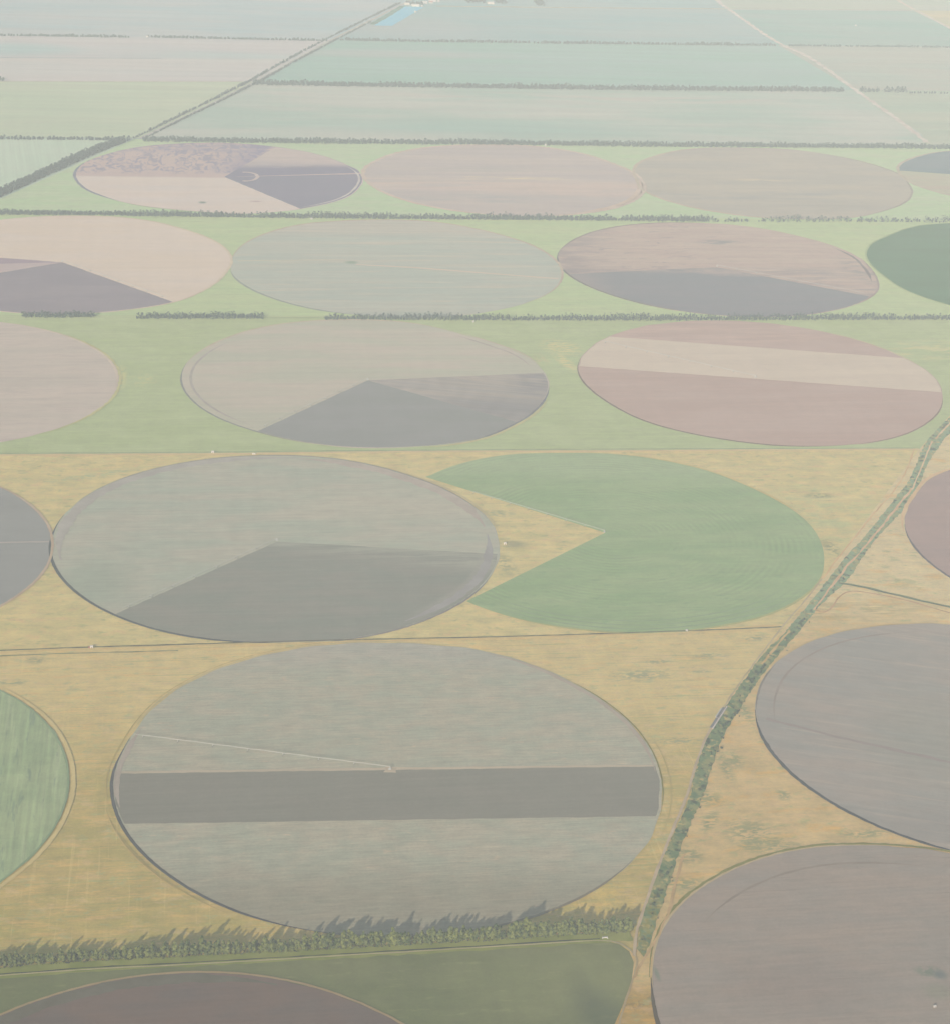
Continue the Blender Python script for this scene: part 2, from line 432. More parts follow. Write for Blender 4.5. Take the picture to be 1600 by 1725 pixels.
sheet('dry_grass_field', [(1548, 757), (1600, 700), (2200, 500), (2200, 2300), (940, 2300), (1000, 1740), (1030, 1640), (1050, 1606), (1072, 1600), (1090, 1520), (1165, 1340), (1230, 1175), (1322, 1058)],
      field_mat('dry_grass_right', G(1380, 1250), (199, 179, 145), (190, 173, 140),
                over=[dict(col=(172, 152, 118), ell=(1070, 1700, 60, 160, ROW + 1.5), amt=.8), dict(col=(211, 191, 159), half=[((1000, 1040), (2000, 1040), 120, 0)], amt=.8), dict(col=(182, 155, 112), half=[((1000, 1560), (2000, 1560), -1, 0), ((1000, 1620), (2000, 1620), -40, 0)], amt=.0),
                      dict(col=(170, 160, 128), ell=(1430, 1030, 190, 55), noise=(60, 10, .42, .58), amt=.6), dict(col=(172, 172, 140), ell=(1510, 980, 90, 35), noise=(24, 12, .45, .58), amt=.6), speck, pinks,
                      dict(col=(206, 172, 124), noise=(70, 30, .52, .68), amt=.5), dict(col=(120, 116, 92), ell=(1085, 1690, 22, 120, ROW + 1.5), noise=(10, 10, .5, .62), amt=.35)] +
                weeds((1195, 1385, 40, 14, 1.2), (1220, 1290, 12, 60), (1190, 1345, 30, 30), (1265, 1405, 50, 50), (1295, 1425, 60, 25), (1160, 1440, 25, 30), (1150, 1490, 40, 20), (1455, 1405, 45, 14), (1255, 1200, 14, 45), (1320, 1340, 14, 20), (1235, 1280, 20, 30)), **OB),
      'ochre scrubby grass to the right of the green drainage ditch')
sheet('green_field', [(-700, 1688), (0, 1646.5), (600, 1610.8), (1018, 1586), (1042, 1591), (1059, 1603), (1067, 1622), (1063, 1655), (1046, 1700), (1026, 1745), (960, 2300), (-700, 2300)],
      field_mat('near_green_crop', G(800, 1660), (132, 135, 113), (126, 131, 110), big=(100, 50), streak=.09, ss=(24, 160), mid=.11, fine=.10,
                over=[dict(col=(146, 146, 118), noise=(50, 12, .58, .7), amt=.5), dict(col=(112, 122, 108), half=[((1050, 1800), (1064, 1600), 14, 6)], amt=.0), dict(col=(150, 152, 122), ell=(940, 1650, 160, 100), amt=.3), dict(col=(112, 118, 108), ell=(1010, 1710, 40, 90, ROW + .2), amt=.6)]),
      'dull green crop field below the leafy windbreak')

# ---- circles
x = lambda k: CIRC[k][:2]
o1 = crop_circle('C1', field_mat('striped_circle_crop', x('C1'), (174, 169, 154), (166, 167, 153), big=(60, 34), streak=.17, ss=(42, 3.6), fine=.14, mid=.14, bandamt=.06,
                 over=[dict(col=(156, 150, 137), half=[((0, 1420), (1200, 1400), -100, 0)], amt=.0), dict(col=(186, 174, 156), noise=(24, 8, .60, .72), amt=.65),
                       dict(col=(152, 148, 136), half=[((1300, 1470), (0, 1480), 60, 10)], amt=.65), dict(col=(170, 166, 160), half=[((0, 1120), (1200, 1120), 60, 10)], amt=.4)]),
                 'large striped circle with a dark band across it, nearest whole circle')
band = clip(clip(circle_pts('C1', -4), (200, 1304), (1105, 1292)), (1105, 1376), (215, 1389))
if len(band) < 4:
    band = clip(clip(circle_pts('C1', -4), (1105, 1292), (200, 1304)), (215, 1389), (1105, 1376))
part(o1, 'dark_band', dens(band), field_mat('dark_band_soil', x('C1'), (147, 145, 137), (145, 144, 136), big=(100, 50), streak=.09, fine=.09, mid=.07), label='dark ploughed band across the circle')
part(o1, 'bare_strip', [G(*p) for p in [(200, 1300.5), (430, 1297.5), (640, 1294.5), (657, 1293), (700, 1293.5), (1100, 1289.5), (1102, 1292.5), (640, 1298.5), (200, 1304.5)]], field_mat('bare_strip_soil', x('C1'), (182, 172, 156), (176, 168, 152), fine=.1), .3)
part(o1, 'pivot_pad', [(G(657, 1298)[0] + r * math.cos(a), G(657, 1298)[1] + r * math.sin(a)) for a, r in [(i * .628, 9 + 3 * math.sin(i * 2.3)) for i in range(10)]], field_mat('pivot_pad_soil', x('C1'), (178, 168, 152), fine=.15), .36)
ring(o1, 'C1', -2.3, 2.3, 172, 262, (118, 119, 118), jit=.12)
ring(o1, 'C1', -2.5, 1.5, 262, 330, (140, 136, 126))
ring(o1, 'C1', -10, -2, 5, 70, (176, 168, 156), 'margin')
ring(o1, 'C1', -11, -3, 168, 200, (171, 163, 153), 'margin')
for off, a0, a1, c in ((7, 95, 205, (184, 170, 130)), (12, 200, 232, (192, 174, 132)), (9, 205, 244, (176, 162, 124)), (12, -20, 20, (182, 170, 132))):
    ring(o1, 'C1', off, off + 1.6, a0, a1, c, 'mowing_line', jit=.6)
ring(o1, 'C1', 1.5, 4, 80, 172, (190, 180, 148), 'grass_edge')
ring(o1, 'C1', 0, 2, -12, 50, (150, 146, 116), 'grass_edge')

o2 = crop_circle('C2', field_mat('pale_circle_crop', x('C2'), (180, 177, 164), (173, 176, 163), big=(140, 60), streak=.12, ss=(90, 7), fine=.08, mid=.11, bandamt=.05,
                 over=[dict(col=(163, 170, 157), ell=(160, 980, 90, 120), amt=.7), dict(col=(186, 180, 166), ell=(640, 850, 240, 120), amt=.5)]),
                 'pale grey green circle with a dark wedge, left of the notched green circle')


def pie(k, apex, q0, q1, dr=0, n=150):
    """sector of circle k between the directions apex->q0 and apex->q1, counter-clockwise"""
    ax, ay = G(*apex)
    cx, cy, r = CIRC[k]
    r += dr

    def hit(q):
        qx, qy = G(*q)
        d = Vector((qx - ax, qy - ay)).normalized()
        f = Vector((ax - cx, ay - cy))
        b, c = f.dot(d), f.length_squared - r * r
        t = -b + math.sqrt(b * b - c)
        return math.atan2(ay + d.y * t - cy, ax + d.x * t - cx)
    a0, a1 = hit(q0), hit(q1)
    if a1 < a0: a1 += 2 * math.pi
    out = [(ax, ay)]
    for i in range(n + 1):
        a = a0 + (a1 - a0) * i / n
        q = rad(k, a) + dr
        out.append((cx + q * math.cos(a), cy + q * math.sin(a)))
    return out


part(o2, 'dark_sector', pie('C2', (467, 913), (193, 1036), (838, 934), -3), field_mat('c2_dark_soil', G(500, 1000), (151, 153, 145), (155, 154, 146), big=(120, 50), streak=.09, fine=.08, mid=.07,
     over=[dict(col=(172, 172, 160), half=[((480, 925), (880, 970), 26, 12)], noise=(140, 14, .3, .65), amt=.75), dict(col=(166, 164, 156), ring=(CIRC['C2'][0], CIRC['C2'][1], CIRC['C2'][2] - 34, CIRC['C2'][2] - 8, 5), half=[((700, 1100), (700, 800), -60, 0)], amt=.5),
           dict(col=(176, 174, 164), half=[((200, 1036), (467, 914), 5, 2)], amt=.0)]), label='dark wedge of ploughed soil')
ring(o2, 'C2', -2.8, 2.8, 172, 285, (126, 129, 127), jit=.12)
ring(o2, 'C2', -2, 2, 285, 345, (150, 148, 146))
ring(o2, 'C2', -26, -4, 90, 200, (180, 176, 168), 'margin')
ring(o2, 'C2', -30, -4, 15, 90, (186, 178, 168), 'margin')
ring(o2, 'C2', -4, 0, 20, 165, (168, 164, 158), 'edge')
ring(o2, 'C2', 2, 6, 10, 60, (196, 186, 158), 'grass_edge')
ring(o2, 'C2', -26, -10, -50, 10, (168, 166, 162), 'margin')

o3 = crop_circle('C3', field_mat('wedge_circle_crop', x('C3'), (195, 187, 175), (188, 186, 172), big=(300, 70), streak=.07, ss=(400, 14), fine=.05, mid=.05,
                 over=[dict(col=(186, 176, 164), half=[((620, 641), (1000, 622), 6, 4), ((1000, 757), (620, 641), 6, 4)], amt=.0)]),
                 'beige circle with a dark wedge, left of the pink banded circle')
part(o3, 'streaked_sector', pie('C3', (620, 641), (880, 714), (925, 628), -3), field_mat('c3_streaked', G(850, 660), (182, 175, 167), (174, 170, 165), ang=math.atan2(G(915, 668)[1] - G(620, 641)[1], G(915, 668)[0] - G(620, 641)[0]), big=(200, 20), streak=.16, ss=(300, 9), bandamt=.04, mid=.06, rings=(G(620, 641)[0], G(620, 641)[1], 46), ringamt=.07,
     over=[dict(col=(164, 162, 160), half=[((900, 790), (640, 632), 60, 25)], amt=.0), dict(col=(160, 159, 158), ell=(850, 690, 210, 90), amt=.75), dict(col=(160, 158, 158), ell=(905, 640, 70, 150), noise=(90, 14, .36, .58), amt=.75), dict(col=(200, 188, 174), half=[((640, 645), (880, 702), 5, 2), ((880, 708), (640, 648), 5, 2)], amt=.8)]), .18, 'streaky half worked wedge')
part(o3, 'dark_sector', pie('C3', (620, 641), (430, 729), (880, 714), -3), field_mat('c3_dark_soil', G(640, 700), (160, 161, 157), (163, 163, 160), big=(160, 60), streak=.04, fine=.03, mid=.03), label='dark wedge of ploughed soil')
ring(o3, 'C3', -2, 2, 175, 260, (160, 160, 156))
ring(o3, 'C3', -3, 2, 300, 360, (152, 152, 154))
ring(o3, 'C3', 2, 9, 290, 350, (196, 192, 160), 'grass_edge')
ring(o3, 'C3', -24, -18, 150, 235, (184, 178, 170), 'wheel_track')
ring(o3, 'C3', -22, -17, 20, 60, (188, 181, 172), 'wheel_track')
ring(o3, 'C3', -3, 3, 60, 175, (200, 190, 174), 'margin')
ring(o3, 'C3', 0, 5, 20, 60, (198, 188, 174), 'margin')

o4 = crop_circle('C4', field_mat('pink_circle_soil', x('C4'), (191, 174, 166), (194, 178, 170), big=(240, 70), streak=.06, ss=(300, 12), fine=.04, mid=.04,
                 over=[dict(col=(203, 184, 174), half=[((950, 585), (1600, 585), 20, 10)], noise=(160, 30, .4, .7), amt=.6)]),
                 'pinkish brown circle crossed by a pale band')
b4 = clip(clip(circle_pts('C4', -2), (974, 617), (1585, 661)), (1515, 603), (1025, 567))
if len(b4) < 4: b4 = clip(clip(circle_pts('C4', -2), (1585, 661), (974, 617)), (1025, 567), (1515, 603))
part(o4, 'pale_band', dens(b4), field_mat('c4_pale', x('C4'), (210, 198, 184), (206, 194, 181), big=(300, 60), streak=.05, fine=.04, mid=.04), label='pale stubble band across the circle')
ring(o4, 'C4', -2, 3, 170, 290, (158, 150, 142))
ring(o4, 'C4', -2, 1.5, 290, 350, (168, 156, 148))
ring(o4, 'C4', 0, 4, 20, 60, (206, 198, 176), 'grass_edge')

o5 = crop_circle('C5', field_mat('brown_circle_soil', x('C5'), (201, 188, 178), (196, 182, 174), big=(200, 60), streak=.09, ss=(240, 14), mid=.08,
                 over=[dict(col=(168, 164, 164), half=[((1100, 452), (940, 452), 30, 20)], noise=(120, 30, .35, .7), amt=.6), dict(col=(172, 164, 164), noise=(60, 26, .55, .72), half=[((1180, 600), (1220, 300), 90, 30)], dist=1.2, amt=.7),
                       dict(col=(170, 164, 164), half=[((1005, 600), (1010, 380), 90, 40)], noise=(90, 40, .3, .6), amt=.6), dict(col=(160, 162, 162), ell=(1210, 408, 70, 30), noise=(50, 12, .4, .55), amt=.7), dict(col=(168, 166, 164), ell=(1450, 455, 60, 160), noise=(50, 20, .42, .6), amt=.6)]),
                 'mottled brown circle with a dark lower wedge, beside the dark green circle')
part(o5, 'dark_sector', pie('C5', (1207, 450), (952, 462), (1466, 500), -3), field_mat('c5_dark_soil', G(1200, 490), (163, 164, 165), (166, 165, 166), big=(200, 60), streak=.05, fine=.03,
     over=[dict(col=(192, 180, 173), half=[((940, 452), (1220, 462), 22, 26)], noise=(90, 40, .3, .6), amt=.75), dict(col=(180, 172, 168), half=[((1070, 560), (960, 400), 60, 30)], amt=.6)]), label='dark wedge of ploughed soil')
ring(o5, 'C5', -3, 3, 170, 250, (158, 156, 154))
ring(o5, 'C5', -2, 3, 320, 380, (186, 176, 170))
ring(o5, 'C5', -20, -12, 350, 395, (172, 166, 164), 'wheel_track')
ring(o5, 'C5', -4, 2, 90, 170, (178, 170, 166), 'edge')

o6 = crop_circle('C6', field_mat('dusty_circle_soil', x('C6'), (202, 193, 186), (198, 190, 185), big=(350, 90), streak=.09, ss=(500, 26), fine=.03, mid=.05,
                 over=[dict(col=(212, 197, 187), half=[((1000, 330), (700, 318), -45, 20), ((600, 300), (1085, 308), -40, 20)], noise=(500, 60, .35, .6), amt=.7), dict(col=(216, 204, 186), ell=(850, 300, 260, 30), noise=(90, 20, .48, .6), amt=.8),
                       dict(col=(188, 186, 182), ell=(800, 335, 350, 70), noise=(160, 40, .4, .62), amt=.6), dict(col=(192, 188, 182), ell=(820, 285, 380, 60), noise=(200, 40, .42, .62), amt=.55)]),
                 'dusty pink circle, second from the left in the farthest row')
ring(o6, 'C6', -6, 6, 0, 359.9, (212, 200, 188), 'edge', jit=.4)
ring(o6, 'C6', -22, -4, -60, 20, (212, 198, 186), 'margin')
o9 = crop_circle('C9', field_mat('beige_circle_soil', x('C9'), (200, 194, 183), (194, 190, 181), big=(350, 90), streak=.08, ss=(500, 26), fine=.03, mid=.05,
                 over=[dict(col=(212, 203, 187), ell=(1290, 303, 160, 24), noise=(90, 20, .45, .6), amt=.8), dict(col=(184, 184, 180), ell=(1300, 330, 500, 90), noise=(200, 50, .42, .62), amt=.5)]),
                 'grey beige circle, third from the left in the farthest row')
ring(o9, 'C9', -5, 5, 100, 290, (206, 197, 184), 'edge', jit=.4)
ring(o9, 'C9', -3, 4, -60, 60, (192, 188, 178), 'edge', jit=.4)
o10 = crop_circle('C10', field_mat('half_dark_circle_soil', x('C10'), (201, 200, 184), (204, 197, 184), big=(300, 90)),
                  'circle at the right edge of the farthest row, its far half dark')
h10 = clip(circle_pts('C10', -3), (1512, 287), (1610, 294))
if len(h10) and sum(p[1] for p in h10) / len(h10) < CIRC['C10'][1]: h10 = clip(circle_pts('C10', -3), (1610, 294), (1512, 287))
part(o10, 'dark_half', dens(h10), field_mat('c10_dark', x('C10'), (168, 176, 176), (172, 178, 178), big=(300, 90), streak=.04), label='dark half of the circle')
ring(o10, 'C10', -4, 6, 100, 300, (206, 200, 186), 'edge')
o7 = crop_circle('C7', field_mat('silver_circle_crop', x('C7'), (192, 192, 181), (186, 190, 180), big=(350, 80), streak=.10, ss=(450, 16), fine=.03, mid=.06,
                 over=[dict(col=(202, 194, 182), half=[((380, 404), (960, 404), -30, 20)], amt=.0), dict(col=(202, 196, 182), noise=(300, 30, .52, .68), amt=.6), dict(col=(160, 172, 158), ell=(592, 442, 22, 18), amt=.8), dict(col=(200, 192, 180), half=[((500, 395), (960, 400), 40, 20)], amt=.5)]),
                 'silvery grey circle with a small dark spot, in the row above the broken tree belt')
ring(o7, 'C7', -3, 3, 195, 262, (168, 172, 164))
ring(o7, 'C7', -4, 3, -40, 190, (202, 192, 178), 'edge', jit=.4)
part(o7, 'bare_strip', [G(*p) for p in [(600, 445), (700, 450), (940, 469), (940, 470.5), (700, 452), (600, 446.4)]], field_mat('c7_strip', x('C7'), (206, 196, 182)), .3)
part(o7, 'bare_strip', [G(*p) for p in [(400, 439), (580, 437), (580, 438), (400, 440.3)]], field_mat('c7_strip_b', x('C7'), (200, 195, 180)), .3)

o8 = crop_circle('C8', field_mat('mottled_circle_soil', x('C8'), (215, 203, 193), (213, 203, 195), big=(300, 90), streak=.05, ss=(400, 24), fine=.03, mid=.04,
                 over=[dict(col=(201, 187, 182), half=[((100, 296), (640, 302), 14, 8)], amt=1.0), dict(col=(170, 166, 174), half=[((100, 290), (640, 292), 30, 20)], noise=(28, 70, .46, .60), dist=1.5, amt=.8),
                       dict(col=(172, 168, 176), half=[((100, 256), (640, 256), 30, 20)], noise=(60, 40, .35, .6), amt=.6),
                       dict(col=(168, 164, 176), half=[((395, 291), (458, 246), 10, 4), ((452, 200), (370, 300), 90, 30), ((100, 290), (640, 292), 12, 6)], amt=.7), dict(col=(150, 160, 152), ell=(341, 341, 14, 16), amt=.8), dict(col=(188, 172, 168), ell=(431, 339, 22, 10), amt=.7)]),
                 'mottled pale circle with a dark violet wedge, first in the farthest row')
part(o8, 'dark_sector', pie('C8', (378, 298), (512, 354), (612, 293), -3), field_mat('c8_dark_soil', G(530, 310), (164, 162, 169), (166, 163, 170), big=(300, 90), streak=.03, fine=.03), .2, 'dark violet wedge of ploughed soil')
part(o8, 'worked_sector', pie('C8', (378, 298), (612, 291), (466, 247), -3), field_mat('c8_worked_soil', G(530, 275), (192, 184, 183), (198, 188, 184), big=(300, 60), streak=.12, ss=(300, 26), mid=.08,
     over=[dict(col=(165, 162, 170), half=[((400, 281), (640, 279), -30, 18)], amt=1.0), dict(col=(206, 194, 186), half=[((400, 268), (640, 276), 30, 20)], amt=.7)]), .19, 'streaky half worked wedge')
rb = []
for i in range(15):
    a = math.radians(105 - i * 15)
    rb.append((414 + 20 * math.cos(a), 297.5 - 7.5 * math.sin(a)))
link('turning_track', ribbon('turning_track', [G(*p) for p in rb], 11, ZC[0] + .4), field_mat('turning_track_soil', x('C8'), (200, 189, 184)), o8)
ring(o8, 'C8', -4, 4, 170, 235, (166, 166, 172))
ring(o8, 'C8', -16, -9, -50, 30, (206, 200, 196), 'wheel_track')
ring(o8, 'C8', -2, 3, 235, 280, (190, 192, 172), 'edge')

o11 = crop_circle('C11', field_mat('peach_circle_soil', x('C11'), (215, 199, 185), (213, 200, 188), big=(300, 80), streak=.05, ss=(400, 20), fine=.03, mid=.04),
                  'peach coloured circle with dark wedges at the left edge')
part(o11, 'dark_sector', pie('C11', (105, 442), (-60, 470), (292, 509), -3), field_mat('c11_dark_soil', G(120, 490), (163, 158, 161), (168, 162, 164), big=(200, 70), streak=.05, fine=.03,
     over=[dict(col=(186, 172, 172), half=[((0, 460), (105, 452), -14, 10)], amt=.0)]), label='dark wedge of ploughed soil')
part(o11, 'narrow_sector', pie('C11', (105, 442), (-60, 430), (-60, 446), -3), field_mat('c11_narrow', G(40, 437), (176, 164, 168)), .21, 'narrow dark wedge')
part(o11, 'worked_sector', pie('C11', (105, 442), (-60, 446), (-60, 470), -3), field_mat('c11_worked', G(30, 450), (196, 182, 176), (190, 178, 176), big=(200, 60), streak=.1), .22)
ring(o11, 'C11', -3, 4, -60, 120, (212, 200, 182), 'edge')

o12 = crop_circle('C12', field_mat('dark_green_circle_crop', x('C12'), (148, 165, 151), (152, 168, 153), big=(300, 100), streak=.05, ss=(300, 16), fine=.03, mid=.04),
                  'dark green circle cut by the right edge')
ring(o12, 'C12', 0, 5, 100, 260, (186, 196, 166), 'edge')
o13 = crop_circle('C13', field_mat('rosy_circle_soil', x('C13'), (198, 187, 177), (193, 184, 174), big=(300, 70), streak=.07, ss=(400, 16), fine=.04,
                  over=[dict(col=(188, 178, 170), noise=(80, 14, .5, .65), amt=.5)]), 'rosy beige circle at the left edge above the orange track')
ring(o13, 'C13', 0, 6, -40, 60, (198, 194, 158), 'grass_edge', jit=.6)
ring(o13, 'C13', -6, 0, 0, 80, (206, 194, 180), 'edge')
o14 = crop_circle('C14', field_mat('dark_grey_circle_soil', x('C14'), (157, 157, 153), (160, 160, 156), big=(200, 80), streak=.04, ss=(300, 10), fine=.04, mid=.03),
                  'dark grey circle at the left edge beside the pale grey green one')
part(o14, 'bare_strip', [G(*p) for p in [(-60, 914.5), (83, 912.2), (83, 914.2), (-60, 917)]], field_mat('c14_strip', G(40, 914), (176, 170, 164)), .3)
ring(o14, 'C14', -3, 2, -60, 70, (190, 174, 156), 'edge')
o15 = crop_circle('C15', field_mat('ribbed_circle_crop', x('C15'), (163, 173, 144), (154, 166, 139), big=(60, 60), streak=.28, ss=(7, 160), ang=ROW - .0, fine=.12, mid=.12, bandamt=0,
                  over=[dict(col=(170, 178, 150), noise=(9, 140, .54, .66), amt=.6), dict(col=(134, 146, 132), noise=(10, 90, .56, .68), dist=.5, amt=.6)]), 'ribbed green circle at the left edge beside the striped circle')
ring(o15, 'C15', -3, 0, -50, 70, (148, 162, 138), 'edge')
ring(o15, 'C15', 3, 9, -60, 60, (197, 181, 141), 'grass_edge', jit=.2)
o16 = crop_circle('C16', field_mat('dark_brown_circle_soil', x('C16'), (132, 121, 115), (126, 120, 116), big=(120, 50), streak=.08, ss=(200, 6), fine=.08, mid=.08), 'dark brown circle at the bottom below the windbreak')
ring(o16, 'C16', -1, 2.5, 20, 170, (164, 150, 126), 'edge')
ring(o16, 'C16', -20, -2, 80, 150, (126, 124, 116), 'margin')
o17 = crop_circle('C17', field_mat('mauve_circle_soil', x('C17'), (170, 163, 155), (163, 161, 155), big=(160, 60), streak=.10, ss=(110, 8), ang=ROW - .35, fine=.08, mid=.09,
                  over=[dict(col=(178, 170, 160), noise=(200, 12, .54, .66), amt=.5), dict(col=(160, 160, 152), ell=(1560, 1240, 120, 200), amt=.6), dict(col=(152, 150, 146), ell=(1600, 1400, 120, 60), amt=.4)]),
                  'mauve grey circle at the right, upper of the two beside the ditch')
ring(o17, 'C17', -3, 3, 175, 255, (120, 122, 122))
ring(o17, 'C17', -3, 0, 150, 175, (150, 146, 140))
ring(o17, 'C17', 0, 3, 90, 150, (198, 180, 148), 'grass_edge')
ring(o17, 'C17', -31, -27, 100, 180, (165, 158, 151), 'wheel_track')
path2 = [(1290, 1212), (1400, 1240), (1500, 1263), (1640, 1294)]
link('dark_line', ribbon('dark_line', [G(*p) for p in path2], 7, ZC[0] + .3, .5), field_mat('c17_line', G(1450, 1250), (160, 153, 148)), o17)  # ribbon a little darker than the circle it crosses
o18 = crop_circle('C18', field_mat('taupe_circle_soil', x('C18'), (161, 151, 142), (155, 149, 142), big=(140, 50), streak=.10, ss=(80, 6), fine=.10, mid=.10,
                  over=[dict(col=(134, 140, 130), ell=(1562, 1638, 20, 14), noise=(9, 9, .36, .55), amt=.9), dict(col=(128, 134, 132), ell=(1583, 1643, 12, 13), amt=.8), dict(col=(146, 146, 134), ell=(1580, 1672, 26, 22), amt=.6),
                        dict(col=(146, 138, 132), noise=(120, 3.5, .60, .70), amt=.7), dict(col=(150, 140, 134), ell=(1350, 1660, 130, 80), amt=.4), dict(col=(128, 140, 128), ell=(1106, 1642, 4, 18), amt=.6)]),
                  'taupe circle at the lower right, lower of the two beside the ditch')
ring(o18, 'C18', 1.5, 5.5, 60, 172, (148, 146, 116), 'grass_edge', jit=.5)
ring(o18, 'C18', -1.5, 1.5, 90, 175, (186, 172, 146), 'edge')
ring(o18, 'C18', -1, 4, 172, 215, (118, 114, 98), 'grass_edge')
ring(o18, 'C18', -45, -41, 85, 150, (156, 147, 139), 'wheel_track')
o19 = crop_circle('C19', field_mat('dusky_circle_soil', x('C19'), (180, 165, 159), (176, 163, 158), big=(200, 80), streak=.05, ss=(300, 12), fine=.04), 'dusky pink circle cut by the right edge beyond the ditch')
ring(o19, 'C19', -3, 2, 175, 250, (142, 140, 140))
ring(o19, 'C19', 0, 8, 120, 180, (212, 190, 162), 'edge')

cp = pie('CP', (1019, 898), (785, 1014), (716, 803))
cp[-1] = G(717, 804)
rnd = random.Random(3)
oP = crop_circle('CP', field_mat('notched_circle_crop', x('CP'), (165, 178, 149), (158, 174, 145), big=(160, 60), streak=.08, ss=(90, 7), fine=.09, mid=.11, bandamt=.03, rings=(CIRC['CP'][0], CIRC['CP'][1], 12), ringamt=.07,
                 over=[dict(col=(172, 182, 156), half=[((700, 800), (1300, 810), 50, 20)], amt=.6), dict(col=(150, 168, 142), noise=(26, 9, .56, .68), half=[((700, 960), (1400, 960), -40, 20)], amt=.6)]),
                 'bright green circle with a wedge notch missing on its left', pts=cp)
ring(oP, 'CP', -2, 3, 235, 345, (176, 178, 142), 'edge')
ring(oP, 'CP', 0, 5, 20, 90, (206, 192, 152), 'grass_edge')
for rr in (-16, -30, -45):
    ring(oP, 'CP', rr, rr + 3, 225, 330, (157, 171, 147), 'wheel_track')

# ---- tracks
path('dirt_track', [(-300, 768.5), (0, 767.2), (300, 765.5), (430, 764.5), (700, 761), (1050, 760.5), (1340, 758), (1548, 757.5)], 7, (206, 190, 160), 'orange dirt track between the green grass and the dry grass', c2=(198, 184, 156))
path('verge', [(-300, 765.8), (0, 764.5), (300, 763), (700, 758.7), (1340, 756), (1540, 755.5)], 4, (170, 178, 152), 'thin dark grassy verge along the far side of the orange dirt track', 'verge')
path('irrigation_channel', [(-300, 1108), (0, 1097), (150, 1091), (300, 1087), (420, 1083), (640, 1077.5), (840, 1074), (1155, 1064), (1318, 1057)], 2.6, (132, 132, 122), 'thin dark irrigation channel running along below the pale circle', 'channel', jit=.45)
path('canal_bank', [(-300, 1110.5), (0, 1099.5), (150, 1093.5), (300, 1089.5), (420, 1085.5), (640, 1080), (840, 1076.5), (1155, 1066.5), (1315, 1060)], 2.6, (206, 188, 150), 'pale sandy bank beside the thin dark irrigation channel', 'bank', jit=.5)
path('ditch', [(-300, 1116), (0, 1106.5), (60, 1103.5), (150, 1101), (220, 1099.5), (300, 1097)], 2.4, (150, 150, 130), 'short dark weedy ditch below the irrigation channel', 'ditch', jit=.6)
path('sandy_turnout', [(1210, 1059.5), (1250, 1058), (1300, 1054.5), (1318, 1054)], 4.5, (214, 192, 152), 'pale sandy turnout by the end of the irrigation channel', jit=.5)
path('farm_road', [(-300, 1662), (0, 1645.6), (150, 1634), (300, 1627.6), (450, 1619), (600, 1610), (737, 1602.5), (925, 1590.5), (1019, 1585), (1046, 1591), (1062, 1602), (1071, 1615)], 2.0, (172, 164, 138), 'narrow pale farm road along the foot of the leafy windbreak', 'road', jit=.35)
path('roadside_line', [(-300, 1659), (40, 1641), (150, 1631), (300, 1624.6), (450, 1616), (600, 1607.3), (737, 1599.7), (925, 1588), (1010, 1583)], 1.7, (104, 106, 92), 'thin dark line between the windbreak and the farm road', 'ditch', jit=.7)  # narrow dark ribbon on the windbreak side of the farm road
path('farm_road', [(1068, 1610), (1074, 1622), (1064, 1655), (1049, 1700), (1038, 1745), (1010, 1850)], 2.3, (170, 156, 130), 'pale farm track running down to the bottom edge from the junction', 'road', jit=.4)
path('farm_road', [(1068, 1612), (1071, 1570), (1083, 1535), (1104, 1472), (1130, 1405), (1158, 1340), (1174, 1280), (1192, 1236), (1216, 1196)], 3.8, (186, 172, 152), 'greyish pink farm track along the left bank of the green ditch', 'road', jit=.35)
path('farm_road', [(1216, 1196), (1246, 1150), (1296, 1084), (1324, 1048), (1360, 1008), (1384, 976)], 2.6, (190, 178, 154), 'faint farm track along the ditch below the green notched circle', 'road', jit=.6)
path('farm_road', [(1372, 1028), (1388, 1034), (1402, 1024), (1412, 1006), (1430, 996), (1462, 999), (1532, 1013), (1599, 1034), (1700, 1060)], 3, (194, 172, 146), 'looping farm track round the head of the side ditch', 'road', jit=.4)
path('farm_road', [(1385, 976), (1415, 936), (1450, 893), (1480, 856), (1508, 825), (1527, 795), (1540, 757)], 3.0, (212, 190, 158), 'sandy track with bare patches along the far ditch', 'road', jit=.8)
path('bare_bank', [(1066, 1650), (1085, 1615), (1103, 1588), (1118, 1556), (1128, 1535), (1136, 1490), (1152, 1440)], 3.0, (186, 164, 134), 'reddish bare bank along the right side of the ditch', 'bank', jit=.7)
path('sandy_road', [(1165, -60), (1205, 0), (1230, 17), (1265, 42), (1310, 73), (1352, 90), (1382, 108), (1412, 130), (1440, 151), (1470, 172), (1505, 196), (1535, 219), (1562, 240)], 20, (228, 222, 212), 'pale sandy road winding down from the far right', 'road', jit=.5)
path('sandy_road', [(1480, -20), (1525, 8), (1560, 26), (1600, 47), (1700, 100)], 20, (228, 221, 208), 'pale sandy road in the far right corner', 'road')
path('field_track', [(735, 10), (900, 12), (1200, 14.5), (1600, 17), (2000, 20)], 22, (212, 212, 200), 'thin pale track across the far green fields', jit=.4)
path('sandy_road', [(236, 233), (300, 203), (365, 171), (430, 138), (495, 102), (560, 66), (625, 34), (682, 5), (720, -14)], 12, (206, 204, 196), 'straight diagonal road between hedges at the far left', 'road', jit=.3)
path('field_boundary', [(0, 97), (120, 97.5), (272, 98)], 8, (192, 198, 194), 'faint grey field boundary inside the far pink stubble', 'boundary', sm=0)
path('field_boundary', [(-200, 136), (100, 137), (410, 137)], 10, (212, 208, 196), 'pale edge between the pink stubble and the yellowish green field', 'boundary')
path('field_track', [(380, 535.5), (450, 535.8), (548, 536)], 3, (166, 176, 152), 'thin dark line joining two tree belts above the beige circle', 'track')

